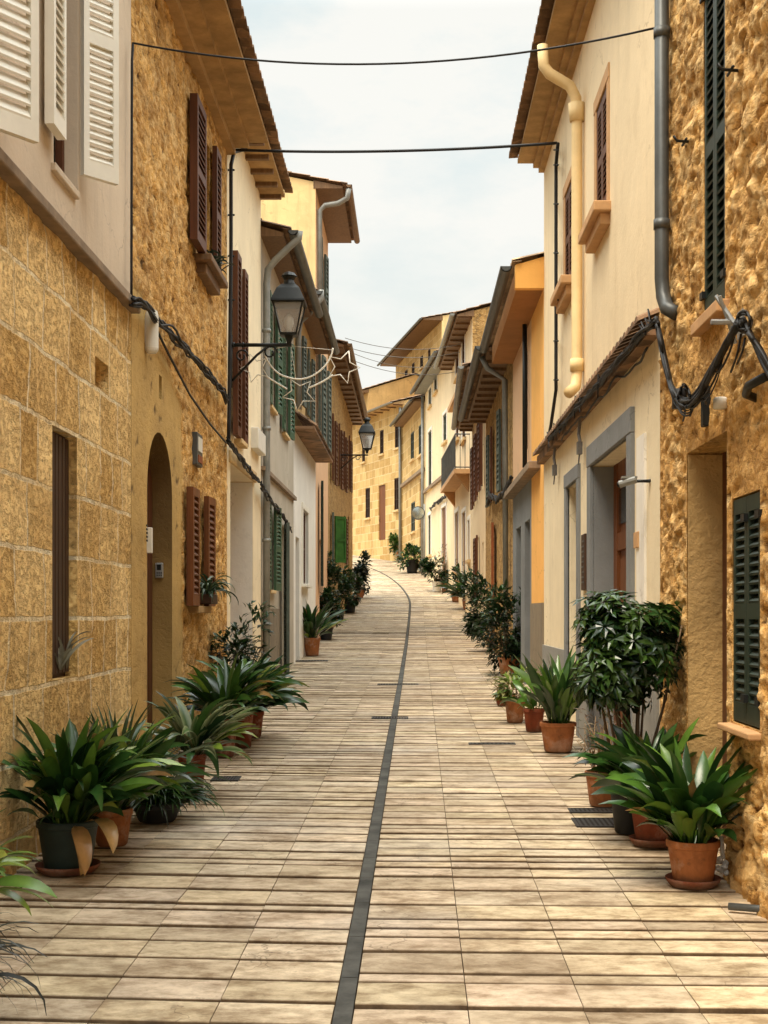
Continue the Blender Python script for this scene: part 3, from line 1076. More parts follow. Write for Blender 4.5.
for i in range(int(h.L / .2)):
    for j in range(3):
        a = [h.F(.1 + .2 * i + .09 * math.cos(q) , 4.98 + .10 * j + .05 * math.sin(q), .42 - .15 * j) for q in [math.pi * k / 5 for k in range(6)]]
        b = [h.F(.1 + .2 * i + .09 * math.cos(q) , 5.10 + .10 * j + .05 * math.sin(q), .24 - .15 * j) for q in [math.pi * k / 5 for k in range(6)]]
        mb.add(a + b, [(k, k + 1, 6 + k + 1, 6 + k) for k in range(5)])
h.bx(mb, 0, h.L, 4.93, 4.98, -.02, .38)
mb.build('pent_roof', M['tiles'], h.root)
h.sides(M['brown_wall'], .34)
h.roof(M['tiles'], M['soffit_wood'], .34, gutter=M['pipe_grey'])
mb = MB()
mb.tube([h.F(-.0, 7.45, .5), h.F(.02, 7.3, .5), h.F(.05, 7.05, .3), h.F(.1, 6.9, .12), h.F(.1, 6.7, .08), h.F(.1, 5.3, .08)], .05, 8)
mb.build('downpipe', M['pipe_light'], h.root, smooth=True)

# --- L6 tall ochre tower-like house
h = House('tall ochre plastered house rising above its neighbours with blank side wall', (XL, 29.003), (XL, 33.297), 11.05, 'L', depth=4.4, slope=.2)
L6 = h
yu = h.yu
h.wall('wall', M['pink'], 0, h.L, h.zb, h.ztop + .1, [(yu(29.6), yu(30.4), 5.6, 7.6, .12), (yu(31.6), yu(32.4), 5.6, 7.6, .12), (yu(30.3), yu(31.3), 8.6, 10.2, .12), (yu(30.2), yu(31.3), .7, 3.3, .15)])
for a, b, z0, z1 in ((29.6, 30.4, 5.6, 7.6), (31.6, 32.4, 5.6, 7.6), (30.3, 31.3, 8.6, 10.2)):
    h.window(yu(a), yu(b), z0, z1, .12, M['dark_brown'], nv=1)
    h.leaf(M['greygreen'], yu(a) - .02, .03, -.42, z0 - .02, z1 + .02, .05, .04, 16, 2)
    h.leaf(M['greygreen'], yu(b) + .02, .03, .42, z0 - .02, z1 + .02, .05, .1, 16, 2)
h.door(yu(30.2), yu(31.3), .8, 3.3, .15, M['dark_brown'], planks=6)
h.leaf(M['green_paint'], yu(30.18), .03, -.5, 2.2, 4.6, .05, .1, 20, 2)
h.sides(M['ochre'], .62)
h.roof(M['tiles'], M['soffit_wood'], .62, gutter=M['soffit_wood'])
mb = MB()
mb.tube([h.F(.0, 11.05, .74), h.F(.05, 10.85, .7), h.F(.1, 10.75, .5), h.F(.15, 10.72, .2), h.F(.15, 10.6, .08), h.F(.15, 7.5, .08)], .06, 8)
mb.build('downpipe', M['pipe_light'], h.root, smooth=True)

# --- L7 long golden house
h = House('long golden stone house with lamp bracket and bright green shutter', (XL, 33.303), (XL, 47.0), 8.4, 'L')
L7 = h
yu = h.yu
holes, items = [], []
for i, a in enumerate((34.6, 37.6, 40.4, 43.6)):
    z0 = g(a)
    items.append((a, a + .9, z0 + 4.0, z0 + 5.7, False))
    items.append((a, a + .9, z0 + 1.7 if i % 2 == 0 else z0 - .1, z0 + 3.1, i % 2 == 1))
h.wall('wall', M['stone_far_rubble'], 0, h.L, h.zb, h.ztop + .1, [(yu(a), yu(b), z0, z1, .14) for a, b, z0, z1, _ in items])
for i, (a, b, z0, z1, dr) in enumerate(items):
    if dr:
        h.door(yu(a), yu(b), z0 + .1, z1, .14, M['dark_brown'], planks=5)
    else:
        h.window(yu(a), yu(b), z0, z1, .14, M['dark_brown'], nv=1)
        mt = M['green_bright'] if i == 1 else M['brown_paint']
        h.leaf(mt, yu(b) + .02, .03, .40 if i == 1 else .42, z0 + (.15 if i == 1 else -.02), z1 + .02, .05, .75 if i == 1 else .06, 14, 2, label='bright green shutter standing open' if i == 1 else None, solid=i == 1)
        h.leaf(M['greygreen'] if i == 1 else mt, yu(a) - .02, .03, -.42, z0 - .02, z1 + .02, .05, .04, 14, 2)
h.sides(M['stone_far_rubble'], .42)
h.roof(M['tiles'], M['soffit_wood'], .42, rafters=.9, gutter=M['soffit_wood'])

# ================================================================ RIGHT SIDE
# --- R1 rough stone house
h = House('rough golden rubble house with dark green shutters and deep plain doorway', (XR, 1.0), (XR, 8.907), 7.6, 'R')
R1 = h
yu = h.yu
dr = disp_rubble(.050, 5.6)
R1_HOLES = [(yu(7.06), yu(7.58), 3.30, 5.3, .07), (yu(7.02), yu(8.04), .05, 2.58, .26), (yu(6.35), yu(6.9), 1.02, 2.2, .06)]


def r1_disp(y, z):
    d, c = dr(y, z)
    k = 1.0
    if 2.5 < z < 3.35 and 6.9 < y < 8.15:       # the patch of smoother render over the doorway
        k = .3
    if 2.15 < z < 2.5 and y < 6.95:
        k = .35
    if y > 8.5 and z < 3.2:
        k = .8
    if z < .75:
        d += .05 * (1 - z / .75)
    return d * k, (c[0] * k + .60 * (1 - k), c[1] * k + .5 * (1 - k), c[2] * k)


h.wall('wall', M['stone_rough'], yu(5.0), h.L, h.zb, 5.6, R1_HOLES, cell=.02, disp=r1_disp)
mb = MB()
h.bx(mb, 0, yu(5.0), h.zb, h.ztop + .15, -.2, 0)
h.bx(mb, yu(5.0), h.L, 5.6, h.ztop + .15, -.2, 0)
mb.build('upper_wall', M['stone_coarse'], h.root)
h.door(yu(7.02), yu(8.04), .1, 2.6, .26, M['brown_paint'], planks=6, handle=False)
h.part('door_reveal', M['old_render'], yu(8.02), yu(8.035), .1, 2.57, -.26, -.005)
for (a, b, z0, z1, sl) in ((7.06, 7.58, 3.30, 5.3, 34), (6.35, 6.9, 1.02, 2.2, 24)):
    m = (a + b) / 2
    h.part('window_back', M['dark_inside'], yu(a) - .01, yu(b) + .01, z0 - .01, z1 + .01, -.09, -.065)
    for (uu, w) in ((a + .004, m - a - .006), (m + .002, b - m - .006)):
        o = h.leaf(M['green_paint'], yu(uu), -.055, w, z0 + .01, z1 - .01, .05, 0, sl, 2)
        hb = MB()
        ue = yu(uu) + (0 if w == m - a - .006 else w)
        for zz in (z0 + .12, z1 - .14):
            h.bx(hb, ue - .035, ue + .035, zz, zz + .04, -.004, .018)
        hb.build('hinge', M['black_metal'], o)
h.sill(M['sill_peach'], yu(7.0), yu(7.66), 3.29, .07, .06)
h.sill(M['sill_peach'], yu(6.30), yu(6.95), 1.01, .035, .07)
h.sides(M['stone_coarse'])
h.roof(M['tiles'], M['soffit_tan'], .4)
mb = MB()
mb.tube([h.F(h.L - 0.42, 7.5, .07), h.F(h.L - 0.42, 3.78, .07), h.F(h.L - 0.44, 3.66, .065), h.F(h.L - 0.52, 3.56, .055), h.F(h.L - 0.64, 3.5, .02)], .048, 10)
for zz in (6.5, 5.35, 4.1):
    mb.tube([h.F(h.L - .42, zz, .07), h.F(h.L - .42, zz + .06, .07)], .055, 10)
mb.build('downpipe', M['pipe_grey'], h.root, smooth=True)

# --- R2 cream house
h = House('pale cream house with grey stone portal and cream drainpipe', (XR, 8.913), (XR, 16.747), 7.38, 'R')
R2 = h
yu = h.yu
gd = g(11)
h.wall('lower_wall', M['cream_light'], 0, h.L, h.zb, 3.50, [(yu(10.12), yu(12.2), gd - .1, 2.97, .24), (yu(13.25), yu(14.15), g(13.7) - .1, 2.95, .2)])
h.part('plinth', M['grey_render'], yu(8.93), yu(9.9), h.zb, 1.18, -.02, .022)
h.part('plinth', M['grey_render'], yu(12.45), yu(13.08), h.zb, 1.18, -.02, .022)
h.part('plinth', M['grey_render'], yu(14.33), h.L, h.zb, 1.18, -.02, .022)
h.surround(M['grey_stone'], yu(10.12), yu(12.2), h.zb, 2.97, .2, .035)
h.surround(M['grey_stone'], yu(13.25), yu(14.15), h.zb, 2.95, .15, .03)
h.part('door_reveal', M['grey_stone'], yu(12.185), yu(12.196), gd, 2.96, -.24, -.002)
h.door(yu(10.12), yu(12.2), gd, 2.97, .24, M['red_wood'], transom=True)
h.door(yu(13.25), yu(14.15), g(13.7), 2.95, .2, M['dark_brown'], planks=5)
h.wall('upper_wall', M['cream'], 0, h.L, 3.60, h.ztop + .1, [(yu(11.3), yu(11.95), 5.15, 6.2, .06), (yu(13.75), yu(14.4), 5.15, 6.2, .06)])
for (a, b) in ((11.3, 11.95), (13.75, 14.4)):
    m = (a + b) / 2
    h.part('window_back', M['dark_inside'], yu(a) - .01, yu(b) + .01, 5.14, 6.21, -.08, -.065)
    for uu in (a, m):
        h.leaf(M['brown_paint'], yu(uu) + .004, -.045, m - a - .008, 5.16, 6.19, .045, 0, 20, 2)
    h.surround(M['sill_peach'], yu(a), yu(b), 5.12, 6.2, .13, .012)
    mb = MB()
    h.bx(mb, yu(a) - .2, yu(b) + .2, 5.03, 5.12, -.02, .15)
    h.bx(mb, yu(a) - .14, yu(b) + .14, 4.93, 5.03, -.02, .09)
    mb.build('sill', M['sill_peach'], h.root, bevel=.012)
# tiled string course between the floors
mb = MB()
h.bx(mb, .0, h.L, 3.50, 3.60, -.05, .09)
n = int(h.L / .17)
for i in range(n):
    c = .085 + .17 * i
    q = [math.pi * k / 5 for k in range(6)]
    a = [h.F(c + .075 * math.cos(x), 3.60 + .045 * math.sin(x), .15) for x in q]
    b = [h.F(c + .075 * math.cos(x), 3.67 + .045 * math.sin(x), -.02) for x in q]
    mb.add(a + b + [h.F(c, 3.595, .15)], [(k, k + 1, 6 + k + 1, 6 + k) for k in range(5)] + [(0, 1, 2, 3, 4, 5)])
mb.build('string_course', M['tiles'], h.root)
h.part('jamb_panel', M['white_wall'], yu(9.42), yu(9.75), 1.2, 2.9, -.01, .018)
h.sides(M['cream'], .36)
h.roof(M['tiles'], M['soffit_tan'], .36, cornice=((0, .14, .06), (.06, .07, .06)))
mb = MB()
ud = yu(12.85)
mb.tube([h.F(ud + .0, 7.2, .41), h.F(ud, 7.0, .40), h.F(ud, 6.92, .34), h.F(ud, 6.86, .24), h.F(ud, 6.80, .14), h.F(ud, 6.68, .08), h.F(ud, 6.5, .07), h.F(ud, 3.95, .07), h.F(ud - .04, 3.82, .09), h.F(ud - .12, 3.74, .17)], .055, 10)
mb.tube([h.F(ud, 6.45, .07), h.F(ud, 6.62, .07)], .075, 10, r2=.09)
mb.tube([h.F(ud, 3.98, .07), h.F(ud, 4.1, .07)], .07, 10)
mb.build('downpipe', M['pipe_cream'], h.root, smooth=True)

# --- R3 orange house
h = House('bright orange house with box eave and grey stone shop front', (XR, 16.753), (XR, 21.897), 5.78, 'R')
R3 = h
yu = h.yu
h.lift = .24
h.wall('wall', M['orange'], 0, yu(18.5), h.zb, h.ztop + .25)
h.wall('upper_wall', M['pink'], yu(18.5), h.L, 3.6, h.ztop + .25, [(yu(19.1), yu(19.75), 4.0, 5.5, .1)])
h.window(yu(19.1), yu(19.75), 4.0, 5.5, .1, M['dark_brown'], nv=1)
h.wall('shop_front', M['grey_stone'], yu(18.5), h.L, h.zb, 3.5, [(yu(18.75), yu(19.6), .4, 2.95, .16), (yu(20.3), yu(21.2), .4, 2.95, .16)])
h.door(yu(18.75), yu(19.6), .5, 2.95, .16, M['green_paint'])
h.door(yu(20.3), yu(21.2), .5, 2.95, .16, M['greygreen'])
h.part('ledge', M['ledge'], yu(17.2), h.L, 3.5, 3.6, -.05, .16, bevel=.01)
h.part('plinth', M['plinth_brown'], .0, yu(18.48), h.zb, 1.72, -.02, .02)
h.sides(M['orange'], .37)
h.roof(M['tiles_light'], M['soffit_orange'], .37, gutter=M['pipe_grey'], lip=.04)
# the orange end face of the box eave
mb = MB()
mb.prism([h.F(-.02, 5.77, -.3), h.F(-.02, 5.77, .37), h.F(-.02, 6.07, .37), h.F(-.02, 6.26, -.3)], h.F(.12, 0, 0) - h.F(0, 0, 0))
mb.build('eave_end', M['orange'], h.root)
mb = MB()
mb.tube([h.F(yu(18.9), 5.8, .06), h.F(yu(18.9), 3.7, .06)], .035, 8)
mb.build('downpipe', M['black_metal'], h.root, smooth=True)

# --- R4 rubble house
h = House('narrow golden rubble house with rust red door and cable runs', (XR, 21.903), (XR, 29.997), 6.0, 'R')
R4 = h
yu = h.yu
gz = g(26)
h.wall('wall', M['stone_far_rubble'], 0, h.L, h.zb, h.ztop + .1,
       [(yu(23.3), yu(24.1), gz - .2, 2.7, .16), (yu(26.6), yu(27.6), 1.9, 3.4, .12), (yu(23.6), yu(24.4), 3.9, 5.4, .12), (yu(27.2), yu(28.0), 3.9, 5.4, .12)])
h.door(yu(23.3), yu(24.1), gz - .1, 2.7, .16, M['dark_brown'], planks=5)
h.window(yu(26.6), yu(27.6), 1.9, 3.4, .12, M['brown_paint'], nv=1)
h.leaf(M['rust'], yu(26.58), .03, -.5, 1.9, 3.4, .05, .06, 10, 1, solid=True, label='rust red shutter')
for a in (23.6, 27.2):
    h.window(yu(a), yu(a + .8), 3.9, 5.4, .12, M['brown_paint'], nv=1)
    h.leaf(M['brown_paint'], yu(a) - .02, .03, -.4, 3.88, 5.42, .04, .03, 14, 2)
    h.leaf(M['greygreen'], yu(a + .8) + .02, .03, .4, 3.88, 5.42, .04, .06, 14, 2)
h.sides(M['stone_far_rubble'], .45)
h.roof(M['tiles'], M['soffit_wood'], .45, rafters=.7, gutter=M['pipe_grey'])
mb = MB()
mb.tube([h.F(yu(22.4), 6.0, .5), h.F(yu(22.4), 5.8, .4), h.F(yu(22.4), 5.6, .1), h.F(yu(22.4), .7, .08)], .05, 8)
mb.build('downpipe', M['pipe_light'], h.root, smooth=True)

# --- R5
h = House('cream house with plain brown doors beyond the rubble house', (XR, 30.003), (1.85, 39.99), 7.2, 'R')
R5 = h
yu = h.yu
it = [(31.0, 32.0, 4.6, 6.4, 0), (33.9, 34.9, 4.6, 6.4, 0), (36.8, 37.8, 4.6, 6.4, 0), (31.2, 32.1, .8, 3.3, 1), (34.2, 35.1, 2.0, 3.6, 0), (37.0, 38.0, 1.1, 3.7, 1)]
h.wall('wall', M['cream'], 0, h.L, h.zb, h.ztop + .1, [(yu(a), yu(b), z0, z1, .14) for a, b, z0, z1, _ in it])
for a, b, z0, z1, dr_ in it:
    if dr_:
        h.door(yu(a), yu(b), z0 + .1, z1, .14, M['red_wood'], planks=5)
    else:
        h.window(yu(a), yu(b), z0, z1, .14, M['white_paint'], nv=1)
        h.leaf(M['brown_paint'], yu(a) - .02, .03, -.45, z0, z1, .05, .04, 14, 2)
        h.leaf(M['brown_paint'], yu(b) + .02, .03, .45, z0, z1, .05, .08, 14, 2)
h.sides(M['stone_far_rubble'], .45)
h.roof(M['tiles'], M['soffit_wood'], .45, rafters=.8, gutter=M['pipe_light'])


def far_house(label, P0, P1, ztop, wall, wins, doors, fm, eave, over, side='R', depth=6.0, slope=.28, roofm=None, gable=None, gut=None, frame=None, raft=None):
    h = House(label, P0, P1, ztop, side, depth, slope)
    rs = [h.rect(*w) for w in wins]
    ds = [h.rect(*w) for w in doors]
    h.wall('wall', wall, 0, h.L, h.zb - 1.5, h.ztop + .1, [(a, b, z0, z1, .09) for a, b, z0, z1 in rs + ds])
    for a, b, z0, z1 in rs:
        h.window(a, b, z0, z1, .09, fm, pane=M['dark_inside'], nv=1, nh=2, fw=.06)
        h.sill(M['sill_stone'], a - .1, b + .1, z0, .1, .1)
        if frame:
            h.surround(frame, a, b, z0, z1, .14, .03)
    for a, b, z0, z1 in ds:
        h.door(a, b, z0, z1, .09, M['red_wood'], planks=5)
        if frame:
            h.surround(frame, a, b, z0, z1, .14, .03)
    h.sides(gable or wall, over)
    h.roof(roofm or M['tiles'], eave, over, gutter=gut, rafters=raft, tile=.25)
    return h


# --- R6, R7 cream houses turning with the street
R6 = far_house('tall cream house carrying the iron balcony with white framed openings', (1.86, 40.0), (1.5, 48.74), 10.7, M['cream'],
               [(456, 459.2, 346, 377), (462.3, 465.3, 338, 367), (456, 459.2, 398, 440), (462.3, 466, 390, 440), (468.3, 470.3, 520, 560)],
               [(455.6, 459, 512, 590), (462.6, 466, 512, 595)], M['brown_paint'], M['soffit_wood'], .5, gable=M['stone_far_rubble'], gut=M['pipe_light'], frame=M['white_paint'], raft=.8)
h = R6
mb = MB(); h.bx(mb, h.u(471), h.u(453), 9.0, 9.16, -.02, .2)
mb.build('string_course', M['sill_peach'], h.root)
R7 = far_house('pale yellow house with small narrow windows behind the round mirror', (1.5, 48.75), (.58, 58.0), 11.3, M['cream'],
               [(434.5, 437.5, 372, 392), (429, 431.6, 388, 406), (443.5, 447, 414, 442), (428.6, 432, 431, 488), (428.6, 431.2, 515, 555)],
               [(442, 446.5, 507, 572)], M['greygreen'], M['pipe_light'], .5, gut=M['pipe_grey'], frame=M['white_wall'])
h = R7
h.part('string_course', M['ledge'], 0, h.L, 6.85, 6.98, -.02, .12)
mb = MB()
mb.tube([h.F(h.L - .1, 11.2, .12), h.F(h.L - .1, 3.0, .12)], .07, 8)
mb.build('downpipe', M['pipe_light'], h.root, smooth=True)

# --- balcony of R6 (a part of the house)
h = R6
bu0, bu1 = h.u(470), h.u(454)
z0 = 6.1
mb = MB()
h.bx(mb, bu0, bu1, z0 - .14, z0, -.05, .5)
for k, uu in enumerate((bu0 + .3, bu1 - .5)):
    mb.prism([h.F(uu, z0 - .14, -.05), h.F(uu, z0 - .14, .42), h.F(uu, z0 - .3, .3), h.F(uu, z0 - .75, -.05)], h.F(.2, 0, 0) - h.F(0, 0, 0))
o = mb.build('balcony', M['sill_peach'], h.root)
mb = MB()
rail = [h.F(bu0 + .04, 0, 0), h.F(bu0 + .04, 0, .46), h.F(bu1 - .04, 0, .46), h.F(bu1 - .04, 0, 0)]
for zz in (z0 + .06, z0 + 1.1):
    mb.tube([p + V(0, 0, zz) for p in rail], .022, 6)
for (a, b) in zip(rail, rail[1:]):
    n = max(3, int((b - a).length / .2))
    for i in range(n + 1):
        p = a + (b - a) * (i / n)
        mb.tube([p + V(0, 0, z0), p + V(0, 0, z0 + 1.1)], .011, 5)
mb.build('railing', M['pipe_grey'], o)

# --- R8 .. R11 closing the view
R8 = far_house('narrow stone house with low eave beside the round mirror', (.575, 58.02), (-.46, 66.0), 11.0, M['stone_far'],
               [(410.5, 414, 432, 460), (418.5, 423, 424, 455), (411, 415, 502, 532)], [(419.6, 422.6, 478, 548)], M['greygreen'], M['soffit_wood'], .5, gut=M['pipe_grey'])
h = R8
h.part('string_course', M['ledge'], 0, h.L, 7.9, 8.05, -.02, .15)
R9 = far_house('golden ashlar house closing the street at the bend', (-.46, 66.02), (-3.35, 73.0), 12.15, M['stone_far'],
               [(379.8, 383.6, 430, 454), (394.8, 399, 419, 448), (365.4, 370, 488, 518), (394.2, 398.6, 478, 510), (362, 365, 438, 462)],
               [(378.6, 385.4, 485, 540)], M['dark_brown'], M['soffit_tan'], .55, gut=M['pipe_light'], depth=7, raft=.9)
h = R9
mb = MB()
mb.tube([h.F(.15, 12.0, .1), h.F(.15, 4.2, .1)], .07, 8)
mb.build('downpipe', M['pipe_light'], h.root, smooth=True)
R10 = far_house('tall stone house on the rise behind the bend with broad dark eave', (1.7, 74.0), (-1.1, 88.0), 18.2, M['stone_far'],
                [(398.6, 401.5, 377, 390), (404.6, 407.6, 370, 382), (411.8, 414.5, 363, 375), (420, 423, 356, 368), (428, 430.5, 349, 361)],
                [], M['dark_brown'], M['soffit_wood'], 1.1, gut=M['pipe_grey'], depth=9, gable=M['ochre'], slope=.22)
R11 = far_house('low cream house with pale roof edge far behind the bend', (-1.9, 84.0), (-3.4, 91.0), 15.6, M['cream'], [], [], M['dark_brown'], M['soffit_tan'], .4, roofm=M['tiles_light'], depth=5, slope=.12)
R12 = far_house('small far house with brown tiled roof left of the bend', (-2.6, 77.0), (-4.6, 82.5), 14.6, M['brown_wall'], [], [], M['dark_brown'], M['soffit_wood'], .5, depth=6, slope=.35)

# ================================================================ CABLES
def catenary(a, b, sag, n=16):
    a, b = Vector(a), Vector(b)
    return [a.lerp(b, i / n) - V(0, 0, sag * 4 * (i / n) * (1 - i / n)) for i in range(n + 1)]


def cable(label, pts, r, mat='cable', name='cable', group=None, extra=None, seg=6):
    mb = MB()
    mb.tube(pts, r, seg)
    for e in (extra or []):
        mb.tube(e[0], e[1], 6)
    return tag(mb.build(name, M[mat], smooth=True), label, 'cable', group)


def wob(pts, a, seed, f=2.2):
    out = []
    for p in pts:
        q = Vector(p)
        out.append(q + V(noise.noise(V(q.y * f, seed, 0)) * a * .5, noise.noise(V(seed, q.y * f, 5)) * a, noise.noise(V(q.y * f, q.z * f, seed)) * a))
    return out


def on(h, px, py, d=.04):
    return h.F(h.u(px, d), h.z(px, py, d), d)


def poly(h, pix, d=.04, n=6):
    P = [on(h, x, y, d) for x, y in pix]
    out = []
    for a, b in zip(P, P[1:]):
        out += [a.lerp(b, i / n) for i in range(n)]
    return out + [P[-1]]


a = on(L2, 133, 43, .06); b = on(R2, 655, 28, .05)
cable('thin wire slung high across the street, the upper of two', catenary(a, b, .2, 24), .0075, name='overhead_wire')
a = on(L3, 236, 150, .12); b = on(R2, 557, 143, .1)
cable('thicker black wire crossing the street below the upper wire', catenary(a, b, .05, 24), .016, name='overhead_wire')
cable('black cable dropping down the white wall from overhead wire', poly(L3, [(246, 149), (234, 152), (231, 165), (231, 250), (230, 340), (228.7, 440)], .07), .022,
      extra=[([on(L3, 228, y, .0), on(L3, 234, y, .09)], .012) for y in (170, 215, 256, 300)])
cable('black cable dropping down the cream facade clipped to wall', poly(R2, [(558, 143), (556, 165), (556, 260), (556, 390), (551, 425), (548, 440)], .07), .02,
      extra=[([on(R2, 554, y, 0), on(R2, 558, y, .1)], .01) for y in (150, 165, 204, 253, 300, 341, 380)])
cable('thin cable running up the joint beside the cream upper wall', poly(L2, [(133, 43), (132, 60), (131.6, 180), (131.4, 300)], .045), .011)


def bundle(label, h, pix, n, r, spread, d=.05, extra=None, mat='cable'):
    mb = MB()
    for k in range(n):
        base = poly(h, pix, d + rnd.uniform(0, spread * .8), 8)
        mb.tube(wob(base, spread, k * 3.7 + .5), r * rnd.uniform(.7, 1.3), 6)
    for e in extra or []:
        mb.tube(e[0], e[1], 6)
    return tag(mb.build('cable_bundle', M[mat], smooth=True), label, 'cable bundle', 'cable bundles on the house walls')


bundle('tangled cable bundle along the rubble wall above arched doorway', L2, [(132, 300), (147, 306), (160, 322), (185, 348), (205, 370), (222, 390), (227, 400)], 9, .009, .07)
cable('single slack cable hanging from white box across rubble wall', poly(L2, [(153, 322), (168, 353), (190, 395), (210, 424), (226.3, 443)], .06), .011)
bundle('cable bundle under the white house lintel past the portal', L3, [(228, 440), (240, 458), (250, 470), (258.5, 482)], 8, .010, .08)
bundle('cable bundle along the greyish house with green shutters', L4, [(261, 484), (270, 500), (280, 512), (291, 530)], 6, .012, .09)
bundle('cables on top of tiled string course of cream house', R2, [(655, 322), (640, 335), (620, 358), (600, 382), (580, 404), (565, 422), (549, 440)], 9, .009, .05, .10,
       extra=[([on(R2, x, y, .1) + V(rnd.uniform(-.02, .02), rnd.uniform(-.1, .1), rnd.uniform(-.02, .05)), on(R2, x, y, .1) + V(-.03, rnd.uniform(-.1, .1), rnd.uniform(.02, .1)),
                on(R2, x, y, .12) + V(-.02, rnd.uniform(-.15, .15), rnd.uniform(-.12, .0))], .006) for (x, y) in [(646, 328), (650, 326), (600, 384), (582, 402), (578, 405), (562, 424), (556, 432), (550, 440)] for _ in range(2)])
cable('loops of thin cable hanging under string course of cream house', wob(poly(R2, [(648, 352), (630, 372), (612, 384), (590, 410), (575, 424), (560, 440)], .06), .06, 4.4), .009)
# heavy bundle slung over the doorway of the rough stone house
mb = MB()


def spl(P, n=5):
    out = []
    for i in range(len(P) - 1):
        p0, p1, p2, p3 = P[max(0, i - 1)], P[i], P[i + 1], P[min(len(P) - 1, i + 2)]
        for k in range(n):
            t = k / n
            out.append(.5 * ((2 * p1) + (p2 - p0) * t + (2 * p0 - 5 * p1 + 4 * p2 - p3) * t * t + (3 * p1 - p0 - 3 * p2 + p3) * t ** 3))
    return out + [P[-1]]


main = [(657, 322), (660, 340), (666, 368), (674, 393), (685, 404), (697, 397), (712, 371), (726, 344), (737, 326), (743, 322)]
for k in range(15):
    sp_ = rnd.uniform(0, 1)
    P = [on(R1, x + rnd.uniform(-1.2, 1.2), y + rnd.uniform(-3, 3) + (7 * sp_ - 3.5), .085 + rnd.uniform(0, .07)) for x, y in main]
    mb.tube(spl(P), rnd.choice((.007, .009, .011, .016)), 6)
for k in range(9):
    P = [on(R1, x + rnd.uniform(-1, 1), y + rnd.uniform(-4, 4), .085 + rnd.uniform(0, .07)) for x, y in [(743, 322), (751, 336), (763, 358), (780, 392)]]
    mb.tube(spl(P), rnd.choice((.007, .009, .013)), 6)
for k in range(16):      # slack loops hanging off the bundle
    i = rnd.choice((2, 3, 3, 4, 4, 4, 5, 6, 7))
    (x0, y0), (x1, y1) = main[i - 1], main[min(len(main) - 1, i + 1)]
    dr_ = rnd.uniform(4, 20)
    P = [on(R1, x0, y0, .12), on(R1, x0 * .7 + x1 * .3, y0 * .7 + y1 * .3 + dr_, .14), on(R1, x0 * .3 + x1 * .7, y0 * .3 + y1 * .7 + dr_, .13), on(R1, x1, y1, .12)]
    mb.tube(spl(P), rnd.choice((.004, .005, .006)), 5)
for k in range(7):       # coiled spare cable at the low point and at the bracket
    cx_, cy_ = (684, 396) if k < 4 else (744, 322)
    ra, rb = rnd.uniform(4, 9), rnd.uniform(7, 14)
    ph = rnd.uniform(0, 6)
    P = [on(R1, cx_ + ra * math.cos(ph + q * .5), cy_ + rb * math.sin(ph + q * .5), .11 + .05 * math.sin(q + k)) for q in range(12)]
    mb.tube(P, rnd.choice((.005, .007)), 5)
for (x0, y0, x1, y1) in ((684, 404, 683, 421), (689, 403, 690, 416), (741, 334, 731, 372), (745, 338, 737, 364), (700, 396, 706, 404)):
    P = [on(R1, x0, y0, .12), on(R1, (x0 + x1) / 2 + 1.5, (y0 + y1) / 2, .13), on(R1, x1, y1, .08)]
    mb.tube(spl(P), .006, 5)
mb.box(on(R1, 682, 398, .08) + V(-.05, -.05, -.06), on(R1, 682, 398, .08) + V(.02, .05, .05))
tag(mb.build('cable_bundle', M['cable'], smooth=True), 'thick black cable bundle slung in a deep loop over rough doorway', 'cable bundle', 'cable bundles on the house walls')
mb = MB()
o = on(R1, 742, 322, 0)
mb.tube([o, o + V(-.16, 0, .0)], .014, 6)
mb.tube([o + V(-.02, -.03, -.05), o + V(-.13, .02, .14)], .012, 6)
mb.tube([o + V(-.02, .05, -.1), o + V(-.12, -.02, .13)], .010, 6)
mb.box(o + V(-.01, -.06, -.08), o + V(.0, .06, .06))
tag(mb.build('cable_bracket', M['steel']), 'pale metal bracket sticking up where thick cable bundle hangs', 'bracket')
bundle('cables running along the rubble house beyond the orange house', R4, [(511, 480), (505, 492), (497, 500), (490, 495), (487, 505)], 5, .02, .12)
bundle('cables strung below string course of pale yellow far house', R7, [(450, 492), (443, 498), (437, 503), (430, 508)], 3, .03, .15)
for i, (xa, ya, xb, yb) in enumerate(((345, 338, 461, 344), (347, 347, 460, 352), (350, 352, 440, 365), (352, 360, 455, 372))):
    a = on(L7, xa, ya, .2)
    b = on(R6, xb, yb, .2) if xb > 452 else on(R7, xb, yb, .2)
    cable(('topmost of the thin far wires crossing to the cream houses', 'second from the top of thin far wires crossing the street',
           'third from the top of thin far wires crossing the street', 'lowest of the thin far wires crossing to the cream houses')[i],
          catenary(a, b, .25, 14), .010, 'cable_grey', 'overhead_wire', 'thin wires across the far end')

# ================================================================ WALL FITTINGS
h = L2
c = on(h, 145.5, 331, 0)
mb = MB()
mb.lathe([(.035, 0), (.05, .02), (.055, .04), (.055, .30), (.045, .34), (.02, .355)], c + V(.05, 0, -.18), 20)
mb.box(c + V(-.02, -.03, -.1), c + V(.03, .03, .1))
tag(mb.build('junction_box', M['white_plastic'], smooth=False), 'white cylindrical junction box under tangled cables near the cream house', 'junction box')
mb = MB()
mb.box(on(h, 145.5, 553, -.01), on(h, 145.5, 527, 0) + V(.04, .10, 0))
t = mb.build('intercom', M['white_plastic'], bevel=.006)
tag(t, 'narrow white intercom plate on wall left of arched doorway', 'intercom')
mb = MB()
for k in range(5):
    z_ = 2.16 + .03 * k
    mb.box((XL + .039, on(h, 145.5, 540).y + .03, z_), (XL + .046, on(h, 145.5, 540).y + .07, z_ + .016))
mb.build('button', M['black_metal'], t)
